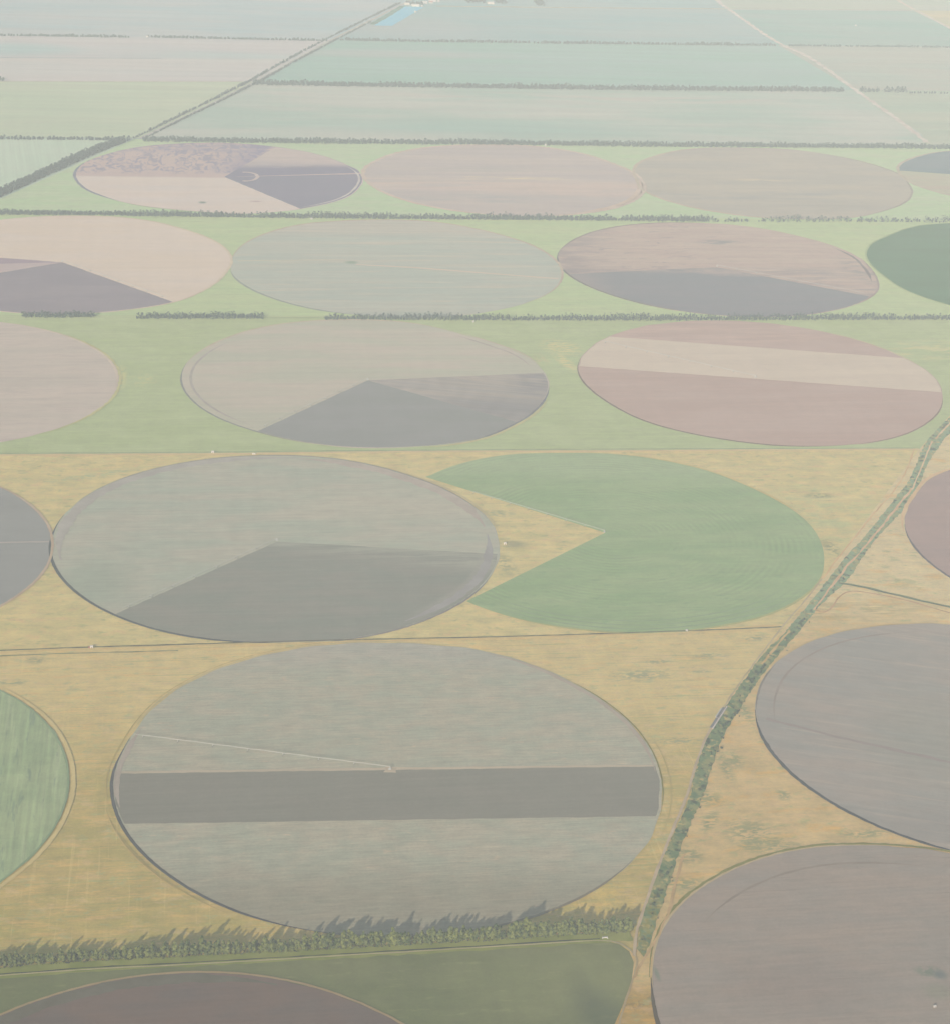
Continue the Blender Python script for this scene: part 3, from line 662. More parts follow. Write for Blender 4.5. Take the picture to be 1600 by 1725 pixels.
# ---- the green ditch
DL = [(1072, 1600), (1078, 1551), (1093, 1513), (1112, 1456), (1136, 1400), (1161, 1350), (1168, 1311), (1179, 1278), (1188, 1248), (1200, 1230), (1226, 1184), (1253, 1147), (1290, 1095), (1314, 1076), (1328, 1058), (1356, 1026), (1393, 979), (1421, 942), (1460, 901), (1509, 838), (1534, 808), (1550, 763), (1564, 738), (1599, 703), (1700, 610)]
DR = [(1089, 1614), (1097, 1588), (1112, 1541), (1123, 1513), (1137, 1462), (1161, 1400), (1184, 1350), (1191, 1328), (1201, 1297), (1213, 1259), (1224, 1234), (1250, 1193), (1276, 1151), (1300, 1120), (1335, 1079), (1367, 1039), (1393, 1009), (1430, 979), (1462, 926), (1499, 884), (1532, 852), (1550, 819), (1560, 787), (1583, 752), (1599, 731), (1700, 660)]
DR = [(a - (3.2 if b > 1090 else 1.5), b) for a, b in DR]
dl = smooth_line([G(*p) for p in DL], 1)
dr = smooth_line([G(*p) for p in DR], 1)
def jit(L, step=6.0, amp=1.5):
    out = []
    for a, b in zip(L[:-1], L[1:]):
        k = max(1, int(math.hypot(b[0] - a[0], b[1] - a[1]) / step))
        out += [(a[0] + (b[0] - a[0]) * q / k + random.uniform(-amp, amp), a[1] + (b[1] - a[1]) * q / k + random.uniform(-amp, amp)) for q in range(k)]
    return out + [L[-1]]


DB = dict(big=(30, 30), streak=.06, ss=(20, 20), mid=.12, fine=.1, bandamt=0)
ditch = sheet('drainage_ditch', jit(dl) + jit(dr)[::-1],
              field_mat('ditch_grass', G(1180, 1300), (136, 147, 126), (126, 139, 122), over=[
                  dict(col=(150, 164, 142), half=[((1000, 1050), (1600, 1050), 90, 0)], amt=.9), dict(col=(190, 174, 136), noise=(13, 13, .54, .64), amt=.8), dict(col=(100, 118, 108), noise=(11, 15, .52, .62), amt=.8), dict(col=(164, 160, 130), noise=(18, 24, .48, .62), amt=.6), dict(col=(150, 146, 112), half=[((1000, 1500), (1200, 1500), -30, 10)], noise=(9, 9, .45, .6), amt=.6)], **DB),
              'long green grassy drainage ditch running up the right side', 'ditch', z=1.05, world=True)
path('sandy_bank', [(1370, 1029), (1393, 998), (1416, 969), (1432, 948), (1458, 922), (1481, 892), (1513, 853), (1536, 823)], 4.2, (210, 186, 160), 'narrow pale sandy ridge inside the ditch, lower stretch', 'bank', jit=.75)
path('sandy_bank', [(1536, 826), (1545, 804), (1555, 781), (1566, 752), (1570, 744)], 3.6, (216, 196, 170), 'narrow pale sandy ridge inside the ditch, middle stretch', 'bank', jit=.5)
path('sandy_bank', [(1576, 740), (1586, 728), (1599, 714), (1680, 640)], 4.5, (214, 196, 170), 'narrow pale sandy ridge inside the ditch, farthest stretch', 'bank', jit=.5)
path('sandy_bank', [(1283, 1120), (1300, 1098), (1318, 1078), (1330, 1062)], 3.6, (196, 176, 142), 'broken pale sandy patch line low in the ditch', 'bank', jit=.95)
path('side_ditch', [(1412, 983), (1451, 989), (1509, 1003), (1560, 1015), (1599, 1023), (1720, 1052)], 6.5, (152, 158, 140), 'dark green side ditch branching to the right', 'ditch', jit=.4)
path('side_ditch_bed', [(1416, 984), (1451, 990), (1509, 1004), (1560, 1016), (1599, 1024), (1720, 1053)], 2.6, (128, 138, 128), 'dark bed of the side ditch branching to the right', 'ditch', jit=.6)

# ---- pond
pond = sheet('pond', [(631, 42.5), (661, 43), (700, 20), (713, 12), (704, 10.5), (680, 10.5)], None, 'bright blue rectangular pond beside the far farm buildings', 'pond', z=1.0)
t = NT('pond_water')
nz = t.n('ShaderNodeTexNoise', {'Vector': t.vec('MULTIPLY', t.n('ShaderNodeNewGeometry').outputs['Position'], (.01, .01, .01)), 'Scale': 1.0, 'Detail': 2.0}).outputs[0]
b = t.n('ShaderNodeBsdfPrincipled', {'Base Color': t.mix(nz, alb((168, 210, 230), G(670, 25)), alb((182, 214, 230), G(670, 25))), 'Roughness': .5, 'Specular IOR Level': .1})  # blue of the reflected sky is put into the water's base colour
t.t.links.new(b.outputs[0], t.out.inputs[0])
pond.data.materials.clear(); pond.data.materials.append(t.m)
path('pond_bank', [(626, 41), (650, 28), (678, 10)], 26, (176, 192, 182), 'dark green bank along the left side of the pond', 'bank')

# ================================================================== TREES
def leaf_mat(name, c, c2, tr=.25):
    t = NT(name)
    pos = t.n('ShaderNodeNewGeometry').outputs['Position']
    info = t.n('ShaderNodeObjectInfo').outputs['Random']
    v = t.vec('MULTIPLY', pos, (.22, .22, .22))
    nz = t.n('ShaderNodeTexNoise', {'Vector': v, 'Scale': 1.0, 'Detail': 3.0}).outputs[0]
    f = t.math('ADD', t.smooth(nz, .3, .7), t.math('MULTIPLY', t.math('SUBTRACT', info, .5), .5), True)
    cc = t.mix(f, c + (1,), c2 + (1,))
    d = t.n('ShaderNodeBsdfDiffuse', {'Color': cc})
    tl = t.n('ShaderNodeBsdfTranslucent', {'Color': cc})
    mx = t.n('ShaderNodeMixShader', {0: tr})
    t.t.links.new(d.outputs[0], mx.inputs[1]); t.t.links.new(tl.outputs[0], mx.inputs[2])
    t.t.links.new(mx.outputs[0], t.out.inputs[0])
    return t.m


LEAF = leaf_mat('windbreak_leaves', (.08, .125, .035), (.30, .335, .085), .3)
LEAF2 = leaf_mat('dark_leaves', (.03, .055, .028), (.085, .115, .045))
SHRUB = leaf_mat('shrub_leaves', (.03, .06, .03), (.06, .095, .045), .1)
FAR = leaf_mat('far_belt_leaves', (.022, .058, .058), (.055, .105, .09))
BARK = plain('bark', (.10, .08, .06), var=.2)


def crown_arrays(n, h, w, base, q, rnd, lobes=5):
    """leaf sprays through the volume of a lobed crown; returns vertices and quads"""
    L = []
    for i in range(lobes):
        u = (i + .5) / lobes
        zz = base + (h - base) * (u * .9 + .03)
        rr = w * (.55 + .45 * math.sin(math.pi * min(1, u * .8 + .22))) * rnd.uniform(.7, 1.1) * (1 - .5 * max(0, u - .6) / .4)
        a = rnd.uniform(0, 6.28)
        L.append((math.cos(a) * w * .28, math.sin(a) * w * .28, zz, rr * .8, (h - base) / lobes * 1.0))
    V, Q = [], []
    for i in range(n):
        lx, ly, lz, lr, lh = L[rnd.randrange(lobes)]
        while True:
            p = (rnd.uniform(-1, 1), rnd.uniform(-1, 1), rnd.uniform(-1, 1))
            d = p[0] ** 2 + p[1] ** 2 + p[2] ** 2
            if .2 < d < 1: break
        c = Vector((lx + p[0] * lr, ly + p[1] * lr, min(h, max(base * .7, lz + p[2] * lh))))
        nrm = Vector((p[0] + rnd.uniform(-.45, .45), p[1] + rnd.uniform(-.45, .45), p[2] + rnd.uniform(-.3, .7))).normalized()
        tx = nrm.orthogonal().normalized()
        ty = nrm.cross(tx)
        s = q * rnd.uniform(.6, 1.3)
        a = rnd.uniform(0, 6.28)
        e1, e2 = (tx * math.cos(a) + ty * math.sin(a)) * s, (ty * math.cos(a) - tx * math.sin(a)) * s * rnd.uniform(.6, 1)
        k = len(V)
        V += [c - e1 - e2 * .6, c + e1 * .8 - e2, c + e1 + e2 * .7, c - e1 * .7 + e2]
        Q.append((k, k + 1, k + 2, k + 3))
    return V, Q


def trunk_mesh(h, r, lean=0.0):
    bm = bmesh.new()
    prev = None
    lev = [(0, r * 1.25, 0), (h * .12, r, 0), (h * .45, r * .7, lean), (h * .8, r * .3, lean * 1.7)]
    for z, rr, dx in lev:
        cur = [bm.verts.new((dx + rr * math.cos(a * math.pi / 3), rr * math.sin(a * math.pi / 3), z)) for a in range(6)]
        if prev:
            for a in range(6): bm.faces.new((prev[a], prev[(a + 1) % 6], cur[(a + 1) % 6], cur[a]))
        prev = cur
    for a in (0.4, 2.5, 4.6):                        # limbs
        z0 = h * (.3 + .08 * a)
        p0, p1 = Vector((lean * .6, 0, z0)), Vector((math.cos(a) * h * .14, math.sin(a) * h * .14, z0 + h * .16))
        up = Vector((0, 0, r * .3)); sd = Vector((-math.sin(a), math.cos(a), 0)) * r * .3
        q0 = [bm.verts.new(p0 + s) for s in (up, sd, -up, -sd)]
        q1 = [bm.verts.new(p1 + s * .4) for s in (up, sd, -up, -sd)]
        for i in range(4): bm.faces.new((q0[i], q0[(i + 1) % 4], q1[(i + 1) % 4], q1[i]))
    me = bpy.data.meshes.new('trunk')
    bm.to_mesh(me); bm.free()
    return me


def crown_mesh(n, h, w, base, q, seed, lobes=5):
    V, Q = crown_arrays(n, h, w, base, q, random.Random(seed), lobes)
    me = bpy.data.meshes.new('crown')
    me.from_pydata([tuple(v) for v in V], [], Q)
    me.update()
    return me


KINDS = []
for i, (h, w, base, n, lob, lab, cat) in enumerate([
    (18, 4.9, .8, 340, 6, 'tall slender leafy tree in the windbreak below the striped circle', 'tree'),
    (16, 5.8, .8, 400, 5, 'broad leafy tree in the windbreak below the striped circle', 'tree'),
    (20, 5.0, .8, 380, 6, 'tallest pointed leafy tree type in the windbreak below the striped circle', 'tree'),
    (13, 5.8, .5, 360, 4, 'low rounded leafy tree in the windbreak below the striped circle', 'tree'),
    (18, 4.6, .6, 320, 6, 'thin upright leafy tree in the windbreak below the striped circle', 'tree')]):
    KINDS.append((crown_mesh(n, h, w, base, 1.05, 50 + i, lob), trunk_mesh(h, .3, .2), lab))
for c, tk, _ in KINDS:
    c.materials.append(LEAF); tk.materials.append(BARK)


def place_tree(k, xy, s, rz, label=None, group=None, leaf=None, name='windbreak_tree'):
    r = link(name, None, loc=(xy[0], xy[1], .3))
    r.rotation_euler = (random.uniform(-.04, .04), random.uniform(-.04, .04), rz)
    r.scale = (s * random.uniform(.9, 1.15), s * random.uniform(.9, 1.15), s * random.uniform(.85, 1.1))
    link('crown', KINDS[k][0], None, r)
    link('trunk', KINDS[k][1], None, r)
    return tag(r, label or KINDS[k][2], 'tree', group)


path('verge', [(-60, 1648), (0, 1640), (150, 1629), (300, 1622), (450, 1614), (600, 1605.5), (737, 1598), (925, 1586.5), (1020, 1580), (1062, 1577)], 22, (146, 149, 112), 'green grassy verge under the leafy windbreak', 'verge', c2=(134, 140, 106), jit=.15, z=1.1)

# the near windbreak: three ragged rows of single trees
BL = [(-60, 1634), (0, 1630), (150, 1619), (300, 1612), (450, 1605), (600, 1596.5), (737, 1589.5), (925, 1578), (1066, 1569)]
bl = [G(*p) for p in BL]


def along(pts, step):
    out, acc = [], 0.0
    for a, b in zip(pts[:-1], pts[1:]):
        L = math.hypot(b[0] - a[0], b[1] - a[1])
        while acc < L:
            u = acc / L
            d = Vector((b[0] - a[0], b[1] - a[1])).normalized()
            out.append((a[0] + (b[0] - a[0]) * u, a[1] + (b[1] - a[1]) * u, d))
            acc += step
        acc -= L
    return out


rt = random.Random(21)
GRP = 'trees of the leafy windbreak below the striped circle'
for off, step, s0 in ((1.5, 6.6, .80), (5.5, 6.2, .98)):
    for i, (px, py, d) in enumerate(along(bl, step)):
        g = math.sin(px * .031 + off) + .6 * math.sin(px * .083 + 1.7)
        if rt.random() < .06 + (.10 if g < -1.0 else 0): continue
        k = rt.choices(range(5), [3, 2.5, 2, 2, 3])[0]
        j, e = rt.uniform(-2.2, 2.2), rt.uniform(-1.8, 1.8)
        s = s0 * (1 + .13 * g + rt.uniform(-.18, .2))
        u = (px - bl[0][0]) / (bl[-1][0] - bl[0][0])
        s *= .74 + .36 * min(1, u * 1.3)
        place_tree(k, (px + d.x * j - d.y * (off + e), py + d.y * j + d.x * (off + e)), s, rt.uniform(0, 6.28), None, GRP)

# undergrowth below the windbreak
V, Q = [], []
for px, py, d in along(bl, 1.6):
    for _ in range(3):
        cx, cy = px + rt.uniform(-1, 1) - d.y * rt.uniform(-4, 17), py + rt.uniform(-1, 1) + d.x * rt.uniform(-4, 17)
        for _ in range(3):
            s = rt.uniform(.5, 1.1)
            c = Vector((cx + rt.uniform(-1, 1), cy + rt.uniform(-1, 1), rt.uniform(.5, 2.2)))
            nn = Vector((rt.uniform(-1, 1), rt.uniform(-1, 1), rt.uniform(.2, 1.4))).normalized()
            tx = nn.orthogonal().normalized() * s; ty = nn.cross(tx)
            k = len(V); V += [c - tx - ty, c + tx - ty, c + tx + ty, c - tx + ty]; Q.append((k, k + 1, k + 2, k + 3))
me = bpy.data.meshes.new('undergrowth'); me.from_pydata([tuple(v) for v in V], [], Q); me.update()
tag(link('undergrowth', me, leaf_mat('undergrowth_leaves', (.06, .08, .025), (.17, .18, .06))), 'tangled green undergrowth and grass beneath the leafy windbreak', 'undergrowth', None, 'stuff')

# ---- far tree belts, each one continuous mass of trees
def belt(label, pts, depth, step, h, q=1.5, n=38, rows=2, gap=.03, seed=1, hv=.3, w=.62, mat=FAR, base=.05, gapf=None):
    rnd = random.Random(seed)
    ps = [G(*p) for p in pts]
    L = sum(math.hypot(b[0] - a[0], b[1] - a[1]) for a, b in zip(ps[:-1], ps[1:]))
    V, Q = [], []
    for r in range(rows):
        for px, py, d in along(ps, step):
            g = .6 * math.sin(px * .013 + seed) + .4 * math.sin(px * .041 + seed * 2) + .4 * math.sin(px * .11 + seed * 3)
            if rnd.random() < gap + (.12 if g < -.9 else 0): continue
            hh = h * (1 + hv * g * .6 + rnd.uniform(-hv, hv))
            o = (r + .5) * depth / rows + rnd.uniform(-.3, .3) * depth / rows
            jx = rnd.uniform(-.4, .4) * step
            v, f = crown_arrays(n, hh, hh * w * rnd.uniform(.8, 1.3), hh * base, q, rnd, 3)
            tx, ty = px + d.x * jx - d.y * o, py + d.y * jx + d.x * o
            k = len(V)
            V += [(a.x + tx, a.y + ty, a.z + .3) for a in v]
            Q += [tuple(i + k for i in e) for e in f]
    me = bpy.data.meshes.new('tree_belt')
    me.from_pydata(V, [], Q); me.update()
    return tag(link('tree_belt', me, mat), label, 'tree belt', 'far tree belts between the fields', 'stuff')


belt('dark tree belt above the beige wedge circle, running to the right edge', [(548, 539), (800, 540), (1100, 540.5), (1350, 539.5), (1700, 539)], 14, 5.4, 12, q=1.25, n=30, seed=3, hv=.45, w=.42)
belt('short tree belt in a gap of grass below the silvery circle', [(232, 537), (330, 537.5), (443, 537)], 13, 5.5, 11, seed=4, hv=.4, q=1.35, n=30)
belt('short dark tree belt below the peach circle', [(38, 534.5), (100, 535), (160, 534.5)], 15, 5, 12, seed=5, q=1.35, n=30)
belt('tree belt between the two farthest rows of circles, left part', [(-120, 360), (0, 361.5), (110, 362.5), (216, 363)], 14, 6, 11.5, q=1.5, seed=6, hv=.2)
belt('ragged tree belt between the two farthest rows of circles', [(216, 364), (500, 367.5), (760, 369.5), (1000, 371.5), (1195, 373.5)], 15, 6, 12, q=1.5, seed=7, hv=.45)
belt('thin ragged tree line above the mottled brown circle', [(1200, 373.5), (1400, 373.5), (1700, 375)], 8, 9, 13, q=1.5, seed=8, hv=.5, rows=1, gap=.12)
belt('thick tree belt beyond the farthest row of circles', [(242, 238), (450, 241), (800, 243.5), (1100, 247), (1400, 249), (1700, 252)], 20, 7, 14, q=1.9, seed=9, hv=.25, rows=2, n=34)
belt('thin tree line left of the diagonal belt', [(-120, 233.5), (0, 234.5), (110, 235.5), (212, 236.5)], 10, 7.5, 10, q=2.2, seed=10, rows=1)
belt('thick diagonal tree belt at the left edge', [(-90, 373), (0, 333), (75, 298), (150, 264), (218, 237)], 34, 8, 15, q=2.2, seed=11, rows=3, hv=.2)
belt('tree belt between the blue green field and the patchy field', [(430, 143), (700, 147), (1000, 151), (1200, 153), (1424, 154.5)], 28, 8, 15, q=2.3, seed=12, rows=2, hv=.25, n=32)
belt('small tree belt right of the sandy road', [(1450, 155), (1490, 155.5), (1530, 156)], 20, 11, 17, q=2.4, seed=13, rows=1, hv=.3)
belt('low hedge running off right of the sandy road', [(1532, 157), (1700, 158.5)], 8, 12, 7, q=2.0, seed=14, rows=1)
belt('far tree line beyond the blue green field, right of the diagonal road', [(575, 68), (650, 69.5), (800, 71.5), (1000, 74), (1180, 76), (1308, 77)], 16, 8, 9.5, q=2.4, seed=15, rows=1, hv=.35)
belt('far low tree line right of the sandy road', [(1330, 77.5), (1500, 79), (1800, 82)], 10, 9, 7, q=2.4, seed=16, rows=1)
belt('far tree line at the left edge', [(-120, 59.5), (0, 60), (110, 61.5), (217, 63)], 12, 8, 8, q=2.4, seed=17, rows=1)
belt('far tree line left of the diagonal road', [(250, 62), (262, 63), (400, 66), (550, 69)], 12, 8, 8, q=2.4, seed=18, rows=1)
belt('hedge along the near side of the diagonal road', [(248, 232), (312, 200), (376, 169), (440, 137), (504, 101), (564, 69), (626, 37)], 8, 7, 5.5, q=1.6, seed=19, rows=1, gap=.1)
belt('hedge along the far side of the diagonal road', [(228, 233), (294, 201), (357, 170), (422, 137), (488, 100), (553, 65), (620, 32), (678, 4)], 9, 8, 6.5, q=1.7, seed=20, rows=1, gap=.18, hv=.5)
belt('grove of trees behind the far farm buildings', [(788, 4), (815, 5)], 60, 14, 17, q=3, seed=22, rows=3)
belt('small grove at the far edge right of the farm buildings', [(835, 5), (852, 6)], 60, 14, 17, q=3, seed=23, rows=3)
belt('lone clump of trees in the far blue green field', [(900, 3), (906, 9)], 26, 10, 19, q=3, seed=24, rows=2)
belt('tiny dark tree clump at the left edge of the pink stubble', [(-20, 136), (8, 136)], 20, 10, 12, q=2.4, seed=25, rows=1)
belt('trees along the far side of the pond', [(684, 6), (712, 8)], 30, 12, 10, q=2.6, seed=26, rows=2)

# ---- shrubs of the ditch
SH = []
for i in range(4):
    me = crown_mesh(150, 4.2, 3.0, .2, .62, 90 + i, 3)
    me.materials.append(SHRUB)
    st = trunk_mesh(2.4, .14); st.materials.append(BARK)
    SH.append((me, st))


def shrub(px, py, s, label, group=None):
    p = G(px, py)
    r = link('shrub', None, loc=(p[0], p[1], 1.05))
    r.rotation_euler = (0, 0, random.uniform(0, 6.28)); r.scale = (s, s, s * random.uniform(.7, 1.1))
    k = random.randrange(4)
    link('crown', SH[k][0], None, r); link('trunk', SH[k][1], None, r)
    return tag(r, label, 'shrub', group)


shrub(1123, 1474, 1.15, 'round dark shrub standing alone in the lower ditch, beside the wider part of the track')
shrub(1100, 1526, 1.0, 'dark shrub on the ditch near the windbreak end')
shrub(1131, 1463, .6, 'small shrub just above the round dark shrub in the ditch')
for px, py, s in [(1351, 1049, 1.2), (1347, 1053, 1.1), (1354, 1045, .8)]:
    shrub(px, py, s, 'dark shrub of the clump where the ditch meets the looping track', 'shrub clump by the looping track')
for px, py, s in [(1283, 1128, 1.3), (1287, 1122, 1.1), (1281, 1134, .9), (1266, 1152, 1.2), (1269, 1146, 1.0), (1264, 1161, .9), (1262, 1164, .8)]:
    shrub(px, py, s, 'dark shrub in the ditch beside the upper mauve circle', 'shrubs beside the upper mauve circle')
for px, py, s in [(1240, 1203, 1.2), (1236, 1206, 1.1), (1244, 1199, .9), (1231, 1212, .8), (1222, 1222, 1.1), (1218, 1224, .9), (1226, 1218, .8)]:
    shrub(px, py, s, 'dark shrub in the ditch next to the concrete sluice', 'shrubs next to the concrete sluice')
for px, py, s in [(1214, 1262, .9), (1208, 1268, .6)]:
    shrub(px, py, s, 'shrub on the right bank below the concrete sluice', 'shrubs below the sluice')
rs = random.Random(5)
nl = len(DL)
for i in range(34):
    u = rs.random() ** .8 * 12
    a = int(u); f = u - a
    L = [DL[a][j] + (DL[a + 1][j] - DL[a][j]) * f for j in (0, 1)]
    b_ = min(range(len(DR)), key=lambda q: abs(DR[q][1] - L[1]))
    wv = rs.choice([.15, .8, .9, .6, .95])
    shrub(L[0] + (DR[b_][0] - L[0]) * wv, L[1] + (DR[b_][1] - L[1]) * .0 + rs.uniform(-2, 2), rs.uniform(.28, .55), 'little bush scattered along the lower green ditch', 'little bushes scattered in the ditch')
for i in range(16):
    u = 13 + rs.random() * 9
    a = int(u); f = u - a
    L = [DL[a][j] + (DL[a + 1][j] - DL[a][j]) * f for j in (0, 1)]
    shrub(L[0] + rs.uniform(6, 24), L[1] + rs.uniform(-3, 8), rs.uniform(.3, .6), 'little bush scattered along the upper green ditch', 'little bushes along the upper ditch')

# ================================================================== BUILT THINGS
WHITE = plain('white_paint', (.62, .61, .58), var=.05)
CREAM = plain('cream_render', (.72, .66, .56), var=.06)
ROOFW = plain('pale_sheet_roof', (.80, .76, .70), var=.06, rough=.5)
ROOFR = plain('red_roof', (.42, .16, .11), var=.12)
DOORM = plain('door_paint', (.16, .12, .10), var=.15)
CONC = plain('concrete', (.74, .72, .69), var=.1)
PINKC = plain('pink_concrete', (.74, .63, .58), var=.1)
DARKW = plain('dark_channel_water', (.10, .11, .13), rough=.3, var=.1)
CHAN = plain('channel_bed', (.20, .20, .22), var=.15)
GALV = plain('galvanised_steel', (.66, .65, .62), rough=.45, spec=.4, var=.05)
RUBBER = plain('tyre_rubber', (.04, .04, .04), var=.1)


def box_bm(bm, x0, x1, y0, y1, z0, z1):
    v = [bm.verts.new(p) for p in [(x0, y0, z0), (x1, y0, z0), (x1, y1, z0), (x0, y1, z0), (x0, y0, z1), (x1, y0, z1), (x1, y1, z1), (x0, y1, z1)]]
    for f in [(3, 2, 1, 0), (4, 5, 6, 7), (0, 1, 5, 4), (1, 2, 6, 5), (2, 3, 7, 6), (3, 0, 4, 7)]: bm.faces.new([v[i] for i in f])


def mesh_of(name, fn):
    bm = bmesh.new(); fn(bm)
    me = bpy.data.meshes.new(name); bm.to_mesh(me); bm.free()
    return me


def beam(bm, a, b, r, n=6):
    a, b = Vector(a), Vector(b)
    d = (b - a).normalized(); u = d.orthogonal().normalized(); v = d.cross(u)
    A = [bm.verts.new(a + (u * math.cos(i * 2 * math.pi / n) + v * math.sin(i * 2 * math.pi / n)) * r) for i in range(n)]
    B = [bm.verts.new(b + (u * math.cos(i * 2 * math.pi / n) + v * math.sin(i * 2 * math.pi / n)) * r) for i in range(n)]
    for i in range(n): bm.faces.new((A[i], A[(i + 1) % n], B[(i + 1) % n], B[i]))
    bm.faces.new(A[::-1]); bm.faces.new(B)


def building(name, px, py, L, Wd, Hh, rise, label, cat, wall, roof, rz=ROW, windows=0, group=None, door=True):
    p = G(px, py)
    r = link(name, None, loc=(p[0], p[1], .2))
    r.rotation_euler = (0, 0, rz)
    link('wall', mesh_of('wall', lambda bm: box_bm(bm, -L / 2, L / 2, -Wd / 2, Wd / 2, 0, Hh)), wall, r)

    def rf(bm):
        e = .3
        pts = [(-L / 2 - e, -Wd / 2 - e, Hh + .02), (L / 2 + e, -Wd / 2 - e, Hh + .02), (L / 2 + e, Wd / 2 + e, Hh + .02), (-L / 2 - e, Wd / 2 + e, Hh + .02), (-L / 2 - e, 0, Hh + rise), (L / 2 + e, 0, Hh + rise)]
        v = [bm.verts.new(q) for q in pts]
        for f in [(0, 1, 5, 4), (2, 3, 4, 5), (1, 2, 5), (3, 0, 4), (3, 2, 1, 0)]: bm.faces.new([v[i] for i in f])
    link('roof', mesh_of('roof', rf), roof, r)
    if door:
        link('door', mesh_of('door', lambda bm: box_bm(bm, -.5 - L * .03, .5 + L * .03, -Wd / 2 - .06, -Wd / 2 - .002, 0, min(Hh * .8, 2.2 + L * .04))), DOORM, r)
    for i in range(windows):
        xx = -L / 2 + L * (i + .5) / windows
        if abs(xx) < 1.5 + L * .04: continue
        link('window', mesh_of('window', lambda bm: box_bm(bm, xx - .7, xx + .7, -Wd / 2 - .05, -Wd / 2 - .002, Hh * .4, Hh * .75)), DARKW, r)
    return tag(r, label, cat, group)


building('pump_house', 358.5, 763, 5.5, 4.5, 3.6, 1.2, 'small white pump house on the orange dirt track', 'pump house', WHITE, WHITE)
ph = building('pump_house', 154.5, 1091.5, 4.6, 4, 3.4, 1.0, 'white pump house with a dark red lean-to by the irrigation channel', 'pump house', WHITE, WHITE)
link('lean_to', mesh_of('lean_to', lambda bm: box_bm(bm, -5.2, -2.4, -1.6, 1.6, 0, 2.2)), ROOFR, ph)
building('pump_house', 1156, 1063.5, 3.2, 3, 2.6, .8, 'tiny white pump house on the channel below the notched green circle', 'pump house', WHITE, WHITE)
building('pump_house', 850, 917, 4.6, 4, 3, 1, 'cream hut in the dark patch inside the notch of the green circle', 'hut', CREAM, CREAM)
building('pump_house', 525, 369, 5, 4, 3.2, 1.2, 'white hut at the foot of the ragged tree belt below the violet wedge', 'hut', WHITE, WHITE)
building('pump_house', 918, 245.5, 5, 5, 6, 1.2, 'white hut showing against the thick far tree belt', 'hut', WHITE, WHITE)
building('pump_house', 797, 542.5, 4.2, 4, 3, 1, 'white hut at the foot of the dark tree belt', 'hut', WHITE, WHITE)
building('pump_house', 1574, 1698, 2.8, 2.6, 2.6, .8, 'tiny white hut standing in the taupe circle', 'hut', WHITE, WHITE)
building('pump_house', 428, 765.5, 6, 3, 2.6, .8, 'pale cream shed at the roadside above the pale grey green circle', 'shed', CREAM, CREAM)
building('pump_house', 248, 62, 9, 6, 4, 2, 'white hut in the gap of the far tree line', 'hut', WHITE, WHITE)
building('pump_house', 1441, 43, 6, 6, 4, 1.5, 'white hut in the far blue green field', 'hut', WHITE, WHITE)
# farm at the far end of the pond
building('barn', 700, 10, 34, 24, 7, 4, 'long bright roofed barn at the end of the pond', 'barn', CREAM, ROOFW, windows=6)
building('barn', 686, 7, 22, 18, 6, 3, 'pale barn at the left end of the far farm', 'barn', CREAM, ROOFW, windows=4)
building('barn', 715.5, 5, 22, 26, 7, 3, 'white barn behind the bright roofed barn', 'barn', WHITE, ROOFW, windows=4)
building('farmhouse', 726, 4.5, 18, 18, 6, 4, 'red roofed farmhouse at the far farm', 'house', WHITE, ROOFR, windows=4)
building('barn', 727, 1, 24, 24, 6, 3, 'white shed behind the red roofed farmhouse', 'shed', WHITE, ROOFW, windows=4)
building('silo_shed', 733, 2.5, 9, 12, 8, 2, 'small white shed right of the red roofed farmhouse', 'shed', WHITE, WHITE)
building('silo_shed', 739, 2.5, 9, 12, 8, 2, 'small white shed farthest right of the farm cluster', 'shed', WHITE, WHITE)
building('barn', 826, 5.5, 30, 26, 6, 3, 'pinkish barn between two groves at the far edge', 'barn', CREAM, ROOFW, windows=5)
building('pump_house', 699.5, 20, 8, 14, 5, 2, 'white pump house on the right bank of the pond', 'pump house', WHITE, WHITE)
building('pump_house', 711, 10.5, 8, 8, 5, 2, 'little white hut at the corner of the pond', 'hut', WHITE, WHITE)

# concrete sluice
a, b_ = G(1200, 1229), G(1224, 1192)
dd = Vector((b_[0] - a[0], b_[1] - a[1])); Ls = dd.length; rz = math.atan2(dd.y, dd.x)
sl = link('concrete_sluice', None, loc=(a[0], a[1], 1.1)); sl.rotation_euler = (0, 0, rz)
tag(sl, 'concrete sluice with two pale walls beside the green ditch', 'sluice')
link('wall', mesh_of('wall', lambda bm: box_bm(bm, 0, Ls, -.9, .9, 0, 1.6)), PINKC, sl)
link('wall', mesh_of('wall', lambda bm: box_bm(bm, Ls * .48, Ls * .86, 5.6, 6.8, 0, 1.8)), CONC, sl)
link('floor_slab', mesh_of('floor_slab', lambda bm: box_bm(bm, 2, Ls * .95, 1.0, 5.5, -.1, .15)), CHAN, sl)
link('gate', mesh_of('gate', lambda bm: (box_bm(bm, Ls * .45, Ls * .47, 1.0, 5.5, .2, 2.2), box_bm(bm, Ls * .43, Ls * .49, 2.8, 3.6, 2.25, 2.8))), CHAN, sl)
# concrete headwall by the windbreak end
hw = link('culvert_headwall', mesh_of('culvert_headwall', lambda bm: (box_bm(bm, -3.6, 3.6, -.6, .6, 0, 1.2), box_bm(bm, -3.6, -2.8, -2.4, -.62, 0, 1.0), box_bm(bm, 2.8, 3.6, -2.4, -.62, 0, 1.0))), CONC, loc=(*G(1018, 1581.5), 1.2))
hw.rotation_euler = (0, 0, ROW)
tag(hw, 'pale concrete culvert headwall at the end of the windbreak', 'culvert')

# ---- centre-pivot irrigators
NT_, SPAN = 7, 54.0


